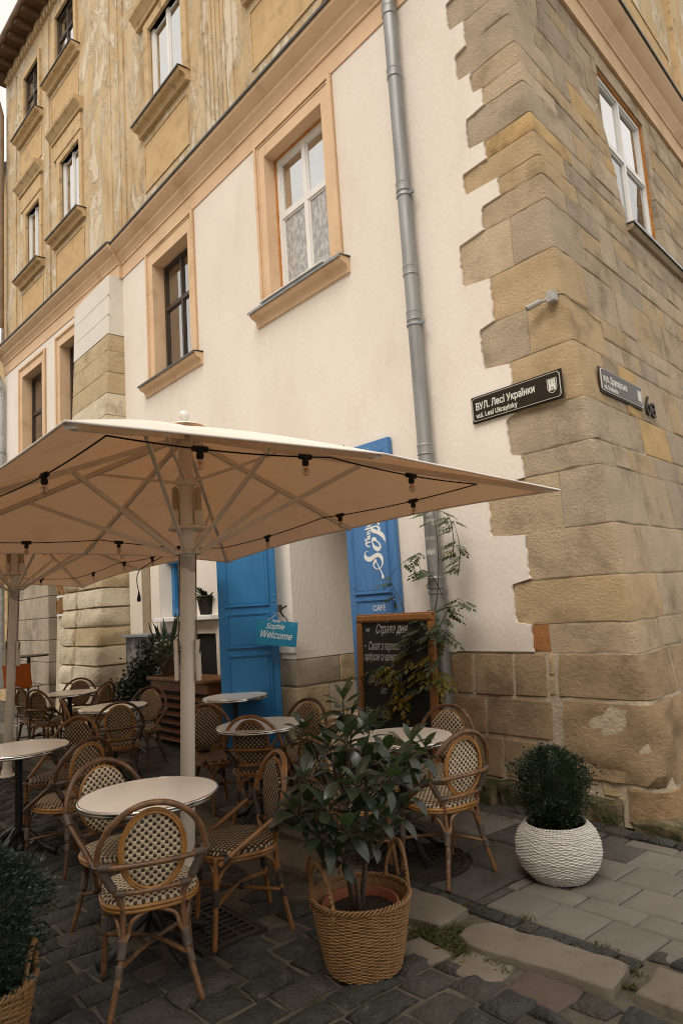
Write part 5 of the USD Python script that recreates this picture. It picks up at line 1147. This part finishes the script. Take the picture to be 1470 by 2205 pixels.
    t.add('seat_underside', trimesh.Trimesh(np.vstack([[[0, 0, .395]], se(.97, .395)]), [[0, 1 + (j + 1) % n, 1 + j] for j in range(n)], process=False), 'rattan_dark', parent=st)
    return t
# (pixel of the hoop's top, heading in degrees that the sitter looks, weave kind, label)
tab = lambda k: TL_[k]
CH = [('w', -.965, 3.30, None, 0, 'worn rattan chair with its back to the camera at the nearest table'),
      ('w', *((on_z(215, 1640, .83))[:2]), None, 0, 'worn rattan chair left of the nearest table, half hidden by the white top'),
      ('h', *((on_z(600, 1622, .83))[:2]), None, 0, 'honey coloured rattan chair right of the nearest table facing the pole'),
      ('m', *((on_z(195, 1592, .83))[:2]), None, 5, 'rattan chair seen side-on whose seat reaches under the table at the left edge'),
      ('h', *((on_z(172, 1546, .83))[:2]), None, 5, 'honey rattan chair with dotted dark weave behind the table at the left edge'),
      ('m', *((on_z(257, 1514, .83))[:2]), None, 1, 'rattan chair turned away, in front of the table by the slatted planter'),
      ('m', *((on_z(325, 1480, .83))[:2]), None, 1, 'rattan chair between the slatted planter and its table'),
      ('m', *((on_z(172, 1462, .83))[:2]), None, 6, 'rattan chair farthest back against the foot of the buttress'),
      ('h', *((on_z(75, 1487, .83))[:2]), None, 6, 'dark rattan chair turned away just right of the left umbrella pole'),
      ('m', *((on_z(40, 1482, .83))[:2]), -40, None, 'rattan chair half hidden behind the left umbrella pole'),
      ('h', *((on_z(131, 1506, .83))[:2]), -62, None, 'dark rattan chair seen edge-on before the farthest table'),
      ('m', *((on_z(232, 1470, .83))[:2]), 75, None, 'rattan chair seen edge-on between the buttress and the ivy'),
      ('h', *((on_z(437, 1518, .83))[:2]), None, 2, 'dotted dark rattan chair just right of the front umbrella pole'),
      ('h', *((on_z(535, 1545, .83))[:2]), None, 2, 'dark rattan chair turned away before the table at the blue door'),
      ('m', *((on_z(665, 1507, .83))[:2]), None, 2, 'rattan chair against the entrance stones facing the camera'),
      ('w', *((on_z(668, 1592, .83))[:2]), None, 4, 'rattan chair mostly hidden behind the leaves of the large plant'),
      ('w', *((on_z(716, 1553, .83))[:2]), None, 4, 'rattan chair below the menu board, seen through the large leaves'),
      ('w', *((on_z(965, 1520, .83))[:2]), None, 4, 'rattan chair at the foot of the grey drainpipe facing the camera'),
      ('w', *((on_z(1000, 1578, .83))[:2]), None, 4, 'rattan chair nearest to the sandstone corner, back turned to the camera')]
KIND = {'w': ('weave_light', 'rattan_worn', 'rim_honey', 'binding'), 'm': ('weave_mid', 'rattan_dark', 'rim_honey', 'binding'), 'h': ('weave_dark', 'rattan_honey', 'rattan_honey', 'binding_dark')}
proto = {}
for k, (kd, x, y, hd, tn, lab) in enumerate(CH):
    if k == 0: rot = 21.0; loc = np.array([x, y, .006])
    else:
        if hd is None: d = tab(tn)[:2] - np.array([x, y]); ang = math.atan2(d[1], d[0]) - PI / 2
        else: ang = math.radians(hd)
        ang += HEAD.get(k, 0) if 'HEAD' in globals() else 0
        loc = np.array([x, y, .006]) + np.array([-math.sin(ang), math.cos(ang), 0]) * .265; rot = math.degrees(ang)
    if kd not in proto: proto[kd] = make_chair(lab, loc, rot, *KIND[kd])
    else: copy_of(proto[kd], 'rattan_chair', lab, 'chair', loc, rot)
# bar table and orange stool far left
bt = on_z(62, 1412, 1.06); bt[2] = 0
b = Thing('bar_table', 'tall dark bar table before the gateway at the left edge', 'table', origin=bt)
b.add('table_top', moved(lathe([(0, 1.035), (.34, 1.035), (.35, 1.045), (.35, 1.06), (.34, 1.068), (0, 1.068)], 32), bt), 'brown_frame', smooth=40); b.add('column', moved(lathe([(.25, .0), (.25, .02), (.04, .05), (.032, .1), (.032, 1.03)], 14), bt), 'black_metal', smooth=40)
os_ = on_z(52, 1478, .78); os_[2] = 0
s_ = Thing('bar_stool', 'orange shell bar stool on thin steel legs by the tall table', 'stool', origin=os_)
sd_ = lambda m: moved(m, os_)
shell = []
V = []; nu_, nv_ = 12, 10
for i in range(nu_ + 1):
    for j in range(nv_ + 1):
        x = (j / nv_ - .5) * .44; q = i / nu_
        if q < .55: y = -.2 + q / .55 * .36; z = .76 + .03 * (x / .22) ** 2
        else: y = .16 + .05 * (q - .55) / .45 - .05 * (x / .22) ** 2; z = .76 + (q - .55) / .45 * .34 + .03 * (x / .22) ** 2 * (1 - (q - .55) / .45)
        V.append((x, y, z))
f = []
for i in range(nu_):
    for j in range(nv_): a = i * (nv_ + 1) + j; f += [[a, a + 1, a + nv_ + 2], [a, a + nv_ + 2, a + nv_ + 1]]
V = np.array(V); V2 = V + [0, .012, -.012]; f = np.array(f)
R3 = np.array([[math.cos(2.9), -math.sin(2.9), 0], [math.sin(2.9), math.cos(2.9), 0], [0, 0, 1]])
s_.add('shell', sd_(trimesh.Trimesh(np.vstack([V, V2]) @ R3.T, np.vstack([f, f[:, ::-1] + len(V)]), process=False)), 'orange_plastic', smooth=True)
for a, c in ((-1, -1), (1, -1), (-1, 1), (1, 1)): s_.add('leg', sd_(tube([[a * .14, c * .13, .755], [a * .20, c * .2, 0]], .010, 8)), 'steel_rim', smooth=True)
s_.add('foot_ring', sd_(tube([[.185 * math.cos(x), .18 * math.sin(x), .28] for x in np.arange(20) * PI / 10], .008, 6, True)), 'steel_rim', smooth=True)
# ------------------------------------------------------------------ plants
def leaf_mesh(L, W, droop, fold=.25, nseg=6, narrow=False):
    """one leaf along +y from the origin, face up (+z): two halves folded along the midrib and curved down"""
    V, f = [], []
    for i in range(nseg + 1):
        s = i / nseg; w = W * (math.sin(PI * min(1, s ** 1.25)) ** .85 if not narrow else math.sin(PI * s) ** .6) * (.5)
        y = L * (s - .10 * droop * s * s); z = -droop * L * .45 * s * s + .02 * L * s
        V += [(-w, y, z + fold * w + .012 * L * math.sin(9 * s)), (0, y, z), (w, y, z + fold * w + .012 * L * math.sin(9 * s + 1))]
    for i in range(nseg):
        a = i * 3; f += [[a, a + 1, a + 4], [a, a + 4, a + 3], [a + 1, a + 2, a + 5], [a + 1, a + 5, a + 4]]
    return np.array(V), np.array(f)
def orient(d, up=(0, 0, 1.0), roll=0.0):
    d = np.array(d, float); d /= np.linalg.norm(d); up = np.array(up, float); x = np.cross(d, up); x /= np.linalg.norm(x) + 1e-9; z = np.cross(x, d)
    c, s = math.cos(roll), math.sin(roll); x, z = x * c + z * s, z * c - x * s
    return np.stack([x, d, z])
def place(vf, at, d, roll=0.0, sc=1.0): return trimesh.Trimesh(vf[0] * sc @ orient(d, roll=roll) + at, vf[1], process=False)

def wicker(name, label, c, prof, mt, rings, amp, tube_r, nst, rim=True, handles=None, cat_='basket', stake=None):
    """woven basket: wavy weavers alternating over stakes; prof(z) gives the radius, heights from 0 to the top"""
    t = Thing(name, label, cat_, origin=c); ms = []; n = nst * 4; th = np.arange(n) * 2 * PI / n
    for k, z in enumerate(rings):
        r = prof(z) + amp * np.cos(th * nst / 2 + PI * (k % 2)); ms.append(tube(np.c_[r * np.cos(th), r * np.sin(th), z + .0012 * np.sin(th * 7 + k * 2.1)] + c, tube_r * (.9 + .2 * ((k * 37) % 10) / 10), 5, True))
    t.add('woven_wall', cat(ms), mt, smooth=True)
    sk = []
    for a in np.arange(nst) * 2 * PI / nst:
        zs = np.linspace(rings[0] - .005, rings[-1] + .005, 9); sk.append(tube(np.c_[[prof(z) * math.cos(a) for z in zs], [prof(z) * math.sin(a) for z in zs], zs] + c, tube_r * .8, 5))
    t.add('stakes', cat(sk), stake or mt, smooth=True)
    t.add('bottom', moved(lathe([(0, .006), (prof(rings[0]), .006)], 32), c), mt); t.add('inner_wall', moved(lathe([(prof(z) - amp - tube_r * 1.6, z) for z in np.linspace(rings[0], rings[-1], 7)], 32), c), mt)
    if rim:
        zt = rings[-1]; q = np.arange(160) * 2 * PI / 160
        for ph in range(3):
            rr = prof(zt) + .009 * np.cos(q * 22 + ph * 2 * PI / 3); t.add('rim_braid', tube(np.c_[rr * np.cos(q), rr * np.sin(q), zt + .008 + .009 * np.sin(q * 22 + ph * 2 * PI / 3)] + c, tube_r * 1.2, 6, True), mt, smooth=True)
    for (a, w, h) in (handles or []):
        R_ = prof(rings[-1]); ctr = []
        for s in np.linspace(0, 1, 40): ang = a + (s - .5) * w / R_; ctr.append((R_ * math.cos(ang), R_ * math.sin(ang), rings[-1] - .03 + (h + .03) * math.sin(PI * s) ** .55))
        ctr = np.array(ctr); ms = []
        for ph in range(2):
            q = np.linspace(0, 40 * PI, len(ctr) * 4); base = np.stack([np.interp(np.linspace(0, 1, len(q)), np.linspace(0, 1, len(ctr)), ctr[:, i]) for i in range(3)], -1)
            out = base[:, :2] / np.linalg.norm(base[:, :2], axis=1, keepdims=True); off = .006 * np.cos(q + PI * ph); ms.append(tube(base + np.c_[out * off[:, None], .006 * np.sin(q + PI * ph)] + c, .0065, 5))
        t.add('handle', cat(ms), mt, smooth=True)
    return t
# --- big leafy shrub in its wicker basket
BC = np.array([-.028, 3.345, .004])
bprof = lambda z: .158 + .062 * (z / .30) ** .8 if z < .31 else .22
wicker('wicker_basket', 'honey coloured wicker basket with two loop handles in front of the tables', BC, bprof, 'wicker', np.linspace(.010, .30, 44), .0036, .0040, 44, True, [(-2.55, .19, .19), (.55, .19, .19)])
sh = Thing('leafy_shrub', 'dark glossy large-leaved shrub growing from the honey wicker basket', 'plant', origin=BC)
sh.add('pot', moved(lathe([(.12, .03), (.165, .235), (.175, .24), (.175, .275), (.163, .275), (.158, .23), (.0, .23)], 36), BC), 'terracotta', smooth=40)
m = trimesh.creation.icosphere(3, .16); v = m.vertices.copy(); v[:, 2] = .235 + v[:, 2] * .06; v += (np.stack([meshkit.noise(v * 60 + 9 * k) for k in range(3)], -1) - .5) * .012; sh.add('soil', moved(trimesh.Trimesh(v, m.faces, process=False), BC), 'soil', smooth=True)
tips = [(735, 1505, 3.42, 1), (640, 1570, 3.50, 1), (745, 1590, 3.25, 1), (800, 1570, 3.28, 1), (900, 1600, 3.35, 1), (935, 1610, 3.55, .8), (700, 1600, 3.45, 1), (640, 1680, 3.2, 1), (615, 1745, 3.15, 1), (690, 1740, 3.05, 1.05), (770, 1690, 3.05, 1.05), (850, 1680, 3.1, 1), (905, 1690, 3.4, .95), (745, 1790, 3.0, 1), (680, 1800, 3.1, 1), (820, 1750, 3.1, 1), (870, 1745, 3.4, .9), (660, 1640, 3.55, .9), (790, 1640, 3.45, .95), (840, 1620, 3.5, .95), (725, 1660, 3.6, .9), (800, 1800, 3.3, .85), (720, 1850, 3.2, .8), (880, 1640, 3.2, .9), (755, 1540, 3.5, .9)]
nl = 0; lv = [leaf_mesh(.122, .054, d, .20) for d in (.35, .7, 1.1, 1.5)]
stems = [[BC + [-.03, .0, .23], BC + [-.05, -.02, .45], BC + [-.04, 0, .75]], [BC + [.0, .02, .23], BC + [.04, .0, .5], BC + [.06, .02, .8]], [BC + [-.01, -.03, .23], BC + [-.02, -.08, .4], BC + [-.12, -.1, .6]]]
for s in stems: sh.add('stem', tube(curve(s, 10), np.linspace(.014, .008, 11), 7), 'stem', smooth=True)
for (x, y, d, sc) in tips:
    P = at_y(765 + (x - 765) * .90, y, d); base = stems[0][2] if P[2] > .85 else (stems[2][2] if P[0] < -.15 else stems[1][1]); base = base * .6 + np.array([P[0] * .3 + BC[0] * .7, BC[1], P[2] * .6]) * .4
    br = curve([base, (base + P) / 2 + [0, 0, -.02], P], 8); sh.add('branch', tube(br, np.linspace(.007, .0035, len(br)), 6), 'stem', smooth=True)
    ax = br[-1] - br[-3]; ax /= np.linalg.norm(ax); ax = ax * .5 + np.array([0, -.1, .6])
    for k in range(12):
        if nl >= 298: break
        a = k * 2.4 + rng.random() * .5; el = [1.05, .75, .45, .15, -.15, -.4][min(5, k // 2)] + .25 * (rng.random() - .5)
        dr = np.array([math.cos(a) * math.cos(el), math.sin(a) * math.cos(el), math.sin(el)]); dr = dr + ax * .25
        q = lv[min(3, int(rng.random() * 2 + (k > 5) + (k > 8)))]
        at = br[-1] - (br[-1] - br[-2]) * (k / 12.) * 1.9
        sh.add('leaf', place(q, at + dr / np.linalg.norm(dr) * .012, dr, (rng.random() - .5) * .9, sc * (.85 + .4 * rng.random()) * (.75 if k < 2 else 1)), 'leaf_big_young' if (k < 3 and rng.random() < .4) else 'leaf_big', smooth=True); nl += 1
# --- boxwood balls
def boxwood(label, c, prof_pts, n, mt, seed, ls=.017):
    """leaves spread through the outer shell of an uneven crown; prof_pts (r, z)"""
    r0 = np.random.default_rng(seed); t = Thing('boxwood', label, 'shrub', origin=c); pz = np.array(prof_pts)
    V, f = [], []; th = r0.random(n) * 2 * PI; w = pz[:, 0]; zc = np.interp(r0.random(n), np.cumsum(w) / w.sum(), pz[:, 1]) + (r0.random(n) - .5) * .06
    zc = np.clip(zc, pz[0, 1], pz[-1, 1]); rr = np.interp(zc, pz[:, 1], pz[:, 0])
    lump = meshkit.fbm(np.c_[np.cos(th) * 3.0, np.sin(th) * 3.0, zc * 15] + seed, 3); rad = rr * (.45 + .55 * r0.random(n) ** .7) * (.42 + 1.15 * lump)
    spr = r0.random(n) < .10; rad = rad * np.where(spr, 1.10, 1); zc = zc + np.where(spr, .02, 0)
    P = np.c_[rad * np.cos(th), rad * np.sin(th), zc]
    D = np.c_[np.cos(th), np.sin(th), (zc - pz[:, 1].mean()) * 2.2 + .5] + (r0.random((n, 3)) - .5) * 1.5; D /= np.linalg.norm(D, axis=1, keepdims=True)
    S = np.cross(D, r0.normal(size=(n, 3))); S /= np.linalg.norm(S, axis=1, keepdims=True); N = np.cross(S, D)
    l = ls * (.7 + .6 * r0.random(n))[:, None]; q0, q1, q2, q3 = P, P + D * l * .5 + S * l * .27 + N * l * .06, P + D * l, P + D * l * .5 - S * l * .27 + N * l * .06
    V = np.stack([q0, q1, q2, q3], 1).reshape(-1, 3); k = np.arange(n) * 4; f = np.vstack([np.c_[k, k + 1, k + 2], np.c_[k, k + 2, k + 3]])
    p = t.add('foliage', trimesh.Trimesh(V + c, f, process=False), mt, smooth=False); stage.GetPrimAtPath(p).SetCustomDataByKey('kind', 'stuff')
    for k in range(9):
        a = r0.random() * 2 * PI; z1 = pz[0, 1] + (pz[-1, 1] - pz[0, 1]) * (.5 + .4 * r0.random()); R_ = np.interp(z1, pz[:, 1], pz[:, 0]) * .7
        t.add('twig', tube(curve([c + [.02 * math.cos(a), .02 * math.sin(a), pz[0, 1] - .12], c + [R_ * .4 * math.cos(a), R_ * .4 * math.sin(a), (pz[0, 1] + z1) / 2], c + [R_ * math.cos(a), R_ * math.sin(a), z1]], 8), np.linspace(.006, .002, 9), 5), 'stem', smooth=True)
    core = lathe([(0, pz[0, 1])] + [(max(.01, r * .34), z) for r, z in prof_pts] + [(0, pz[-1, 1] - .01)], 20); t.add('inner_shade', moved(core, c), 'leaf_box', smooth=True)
    return t
WC = (on_z(1110, 1870) + on_z(1290, 1870)) / 2; WC = np.array([1.105, 4.19, .006])
wprof = lambda z: np.interp(z, [0, .02, .07, .14, .20, .25, .285, .30], [.145, .165, .210, .233, .230, .213, .185, .168])
wicker('wicker_planter', 'round white woven planter on the slabs by the sandstone corner', WC, wprof, 'wicker_white', np.linspace(.006, .297, 38), .0036, .0044, 60, False, None, 'planter')
wp = Thing('planter_soil', 'dark soil filling the round white woven planter', 'soil', origin=WC)
m = trimesh.creation.icosphere(3, .17); v = m.vertices.copy(); v[:, 2] = .225 + v[:, 2] * .1; v += (np.stack([meshkit.noise(v * 60 + 9 * k) for k in range(3)], -1) - .5) * .014; wp.add('soil', moved(trimesh.Trimesh(v, m.faces, process=False), WC), 'soil', smooth=True)
boxwood('rounded boxwood bush growing from the white woven planter', WC, [(.09, .26), (.12, .31), (.165, .38), (.195, .46), (.20, .54), (.185, .61), (.13, .665), (.05, .70)], 15000, 'leaf_box', 3)
LC = np.array([-1.50, 2.82, .004])
wicker('wicker_basket', 'honey wicker basket cut off at the lower left corner', LC, lambda z: .17 + .055 * (z / .30), 'wicker', np.linspace(.012, .27, 28), .0042, .005, 34, True, [(.15, .16, .13)])
lp = Thing('planter_soil', 'dark soil in the cut-off wicker basket at the left', 'soil', origin=LC)
m = trimesh.creation.icosphere(2, .18); v = m.vertices.copy(); v[:, 2] = .2 + v[:, 2] * .1; lp.add('soil', moved(trimesh.Trimesh(v, m.faces, process=False), LC), 'soil', smooth=True)
boxwood('bushy boxwood at the lower left corner of the picture', LC, [(.10, .22), (.19, .28), (.24, .38), (.26, .50), (.245, .60), (.19, .68), (.10, .74), (.03, .76)], 13000, 'leaf_box_blue', 11, .021)
# --- climber on the drainpipe with yellowing compound leaves
vc = FA([[4.42, .40, 0]])[0]
vp = Thing('terracotta_pot', 'brown pot at the foot of the climber beside the menu board', 'pot', origin=vc)
vp.add('pot', moved(lathe([(.13, .02), (.19, .42), (.205, .43), (.205, .48), (.185, .48), (.18, .42), (0, .42)], 28), vc), 'terracotta', smooth=40)
vn = Thing('climbing_vine', 'leafy climber with yellowing lower leaves growing up the grey drainpipe', 'plant', origin=vc)
main = curve([FA([[4.40, .40, .42]])[0], FA([[4.30, .36, .9]])[0], FA([[4.15, .25, 1.3]])[0], FA([[4.03, .22, 1.65]])[0], FA([[4.0, .2, 2.05]])[0], FA([[4.02, .2, 2.45]])[0]], 30)
vn.add('stem', tube(main, np.linspace(.009, .003, len(main)), 6), 'stem', smooth=True)
side = []
for pts in ([(888, 1500), (865, 1440), (835, 1425), (815, 1440)], [(890, 1520), (880, 1400), (865, 1300), (840, 1240), (905, 1190)], [(935, 1380), (960, 1320), (985, 1290), (1000, 1300)], [(900, 1480), (890, 1420), (900, 1370), (915, 1330)], [(885, 1530), (860, 1500), (840, 1510), (828, 1530)], [(920, 1440), (940, 1400), (950, 1350)], [(890, 1520), (872, 1470), (860, 1430)], [(905, 1500), (925, 1450), (945, 1440), (955, 1470)], [(955, 1290), (930, 1240), (905, 1225), (900, 1190)], [(975, 1200), (975, 1150), (960, 1105), (915, 1100)], [(985, 1240), (990, 1180), (975, 1120)]):
    P = []
    for x, y in pts: q = FA.px(x, y, .30 if y > 1300 else .19); P.append(FA([[q[0], .42 if y > 1300 else .2, q[1]]])[0] if False else FA([[q[0], .30 if y > 1300 else .19, q[1]]])[0])
    c = curve(P, 16); side.append(c); vn.add('tendril', tube(c, np.linspace(.005, .0015, len(c)), 5), 'stem', smooth=True)
def compound(L, n, rr):
    V, f = [], []; k = 0
    for i in range(n):
        s = .25 + .75 * i / (n - 1)
        for sg in ((-1, 1) if i < n - 1 else (0,)):
            a = sg * (1.15 - .35 * s); l = L * .40 * (1 - .25 * abs(s - .5)); d = np.array([math.sin(a), math.cos(a), -.25 - .3 * rr.random()]); d /= np.linalg.norm(d)
            at = np.array([0, L * s, -.22 * L * s * s]); sd_ = np.cross(d, [0, 0, 1]); sd_ /= np.linalg.norm(sd_); w = l * .26
            for q in (at, at + d * l * .45 + sd_ * w + [0, 0, .1 * w], at + d * l, at + d * l * .45 - sd_ * w + [0, 0, .1 * w]): V.append(q)
            f += [[k, k + 1, k + 2], [k, k + 2, k + 3]]; k += 4
    V += [(-.001, 0, 0), (.001, 0, 0), (0, L, -.22 * L)]; f += [[k, k + 1, k + 2]]
    return np.array(V), np.array(f)
nv = 0
for ci, c in enumerate(side + [main[6:], main[12:], main[10:]]):
    for j in range(2, len(c)):
        for rep in range(2 if ci < 11 else 1):
            if nv > 230 or (ci >= 11 and j % 3): continue
            at = c[j]; zf = at[2]
            if zf > 1.55 and rng.random() < .68: continue
            if zf < 1.3 and rng.random() < .25: continue
            a = rng.random() * 2 * PI; d = np.array([math.cos(a), math.sin(a), -.15 - .5 * rng.random() * (zf < 1.3)]) - nA * .5 + dL * .35
            yel = rng.random() < np.interp(zf, [.5, .85, 1.15, 1.4], [.85, .85, .6, .08])
            mt = ('leaf_yellow' if rng.random() < .25 else 'leaf_olive') if yel else 'leaf_vine'
            vn.add('leaf', place(compound((.17 if zf < 1.35 else .11) + .05 * rng.random(), 5, rng), at, d, (rng.random() - .5) * .8), mt, smooth=False); nv += 1
# --- plants round the cafe window
pc = FA([[9.02, .42, pz]])[0]; q = FA.px(362, 1445, .45); pc = FA([[q[0], .42, pz]])[0]
ol = Thing('potted_oleander', 'bushy plant with small pale flowers in a brown pot on the slatted planter', 'plant', origin=pc)
ol.add('pot', moved(lathe([(.10, .002), (.155, .20), (.165, .20), (.165, .235), (.145, .235), (.14, .2), (0, .2)], 24), pc), 'pot_brown', smooth=40)
nar = leaf_mesh(.12, .020, .5, .2, 4, True); r1 = np.random.default_rng(21)
for k in range(150):
    a = r1.random() * 2 * PI; el = -.3 + 1.5 * r1.random(); dr = np.array([math.cos(a) * math.cos(el), math.sin(a) * math.cos(el), math.sin(el)]); at = pc + [0, 0, .26] + dr * np.array([.16, .16, .20]) * (.3 + .7 * r1.random())
    ol.add('leaf', place(nar, at, dr + [0, 0, -.2], r1.random() * 2, .8 + .5 * r1.random()), 'leaf_oleander' if r1.random() < .75 else 'leaf_vine', smooth=True)
for k in range(14):
    a = r1.random() * 2 * PI; s = trimesh.creation.icosphere(1, .012); ol.add('flower', moved(s, pc + [.17 * math.cos(a), .17 * math.sin(a) - .05, .28 + .18 * r1.random()]), 'flower', smooth=True)
sp = FA([[pu1 - .25, .30, pz]])[0]; q = FA.px(358, 1400, .30); sp = FA([[q[0], .30, pz]])[0]
sn = Thing('snake_plant', 'upright dark sword-leaved plant behind the flowering pot', 'plant', origin=sp)
sn.add('pot', moved(lathe([(.07, .002), (.10, .17), (.11, .17), (.11, .20), (.09, .2), (0, .18)], 20), sp), 'pot_brown', smooth=40)
for k in range(12):
    a = r1.random() * 2 * PI; L = .40 + .3 * r1.random(); sn.add('leaf', place(leaf_mesh(L, .055, .08, .3, 6, True), sp + [.03 * math.cos(a), .03 * math.sin(a), .17], [math.cos(a) * .4 * r1.random() + (.3 if k % 3 == 0 else 0) * -1, math.sin(a) * .3, 1.0], r1.random() * 3), 'leaf_big', smooth=True)
q = FA.px(449, 1331, .02); wc = FA([[q[0], .035, 1.60]])[0]
wicker('window_basket', 'dark woven basket on the white cafe window sill', wc, lambda z: .085 + .035 * z / .2, 'wicker_dark', np.linspace(.01, .23, 18), .003, .006, 22, True)
sl = Thing('spiky_houseplant', 'dark spiky-leaved plant in the woven basket on the window sill', 'plant', origin=wc)
sl.add('soil', moved(lathe([(0, .2), (.12, .2)], 16), wc), 'soil')
for k in range(46):
    a = r1.random() * 2 * PI; el = .05 + 1.1 * r1.random(); L = .16 + .12 * r1.random(); sl.add('leaf', place(leaf_mesh(L, .034, .5, .35, 5, True), wc + [.02 * math.cos(a), .02 * math.sin(a), .21], [math.cos(a) * math.cos(el), math.sin(a) * math.cos(el), math.sin(el)], (r1.random() - .5)), 'leaf_ivy', smooth=True)
# ivy falling over the cabinet's foot
iv = Thing('ivy', 'dark ivy spilling down beside the grey cabinet', 'ivy', origin=FA([[9.6, .5, 0]])[0])
V, f = [], []; k = 0
for (x0, y0, x1, y1, r_, n_) in [(318, 1400, 330, 1390, .10, 160), (300, 1440, 325, 1420, .13, 320), (285, 1470, 315, 1440, .16, 420), (262, 1490, 300, 1470, .15, 420), (250, 1512, 320, 1500, .14, 380)]:
    for _ in range(n_):
        s = r1.random(); P = FA.px(x0 + (x1 - x0) * s, y0 + (y1 - y0) * s, .55); at = FA([[P[0], .50 + .16 * (r1.random() - .3), P[1]]])[0] + r1.normal(size=3) * r_ * .55
        if at[2] < .03: continue
        d = r1.normal(size=3) + [0, 0, -.8] - nA * .6; d /= np.linalg.norm(d); sd_ = np.cross(d, r1.normal(size=3)); sd_ /= np.linalg.norm(sd_); l = .05 * (.7 + .6 * r1.random())
        V += [at, at + d * l * .35 + sd_ * l * .5, at + d * l, at + d * l * .35 - sd_ * l * .5]; f += [[k, k + 1, k + 2], [k, k + 2, k + 3]]; k += 4
p = iv.add('foliage', trimesh.Trimesh(np.array(V), f, process=False), 'leaf_ivy', smooth=False); stage.GetPrimAtPath(p).SetCustomDataByKey('kind', 'stuff')
# grass and weeds in the joints by the kerb
V, f = [], []; k = 0; r2 = np.random.default_rng(4)
spots = [(2.50, 2.66, .09, 420), (2.56, 2.56, .10, 500), (2.42, 2.56, .07, 300), (2.30, 2.52, .06, 220), (2.15, 2.53, .05, 160), (1.70, 2.9, .03, 20), (2.0, 2.885, .05, 40), (1.66, 2.78, .02, 25), (2.3, 3.0, .05, 40), (1.9, 2.99, .05, 25), (2.6, 2.95, .08, 60), (2.45, 2.0, .03, 12), (3.4, 4.2, .12, 120), (2.9, 2.5, .05, 60)]
for (u, n_, r_, cnt_) in spots:
    for _ in range(cnt_):
        a = FG([[u + r2.normal() * r_ * .7, n_ + r2.normal() * r_ * .35, -.015]])[0]; h = .015 + .04 * r2.random() ** 1.5; d = np.array([r2.normal() * .5, r2.normal() * .5, 1.0]); d = d / np.linalg.norm(d) * h; s = np.cross(d, r2.normal(size=3)); s = s / np.linalg.norm(s) * (.0025 + .003 * r2.random())
        b = a + d * .55 + [0, 0, .1 * h]; e = a + d + np.array([d[0], d[1], -.3 * h]) * .5
        V += [a - s, a + s, b + s * .7, b - s * .7, e]; f += [[k, k + 1, k + 2], [k, k + 2, k + 3], [k + 3, k + 2, k + 4]]; k += 5
single('grass', trimesh.Trimesh(np.array(V), f, process=False), 'grass', 'short grass and weeds growing in the joints round the long kerb stone', 'grass', None, 'stuff', smooth=False)
# fallen leaves and litter
for i, (x, y, mt) in enumerate([(932, 2042, 'terracotta'), (1003, 2074, 'leaf_olive'), (945, 1990, 'leaf_yellow'), (870, 1990, 'leaf_olive')]):
    P = on_z(x, y, .012); single('fallen_leaf', place(leaf_mesh(.035, .022, .4, .3, 4), P, [math.cos(i * 2.1), math.sin(i * 2.1), .05], .2), mt, ['orange fallen leaf in the grass by the basket', 'small dry leaf just right of the grass tuft', 'yellow leaf on the stone above the grass', 'dry olive leaf beside the basket'][i], 'leaf', smooth=True)
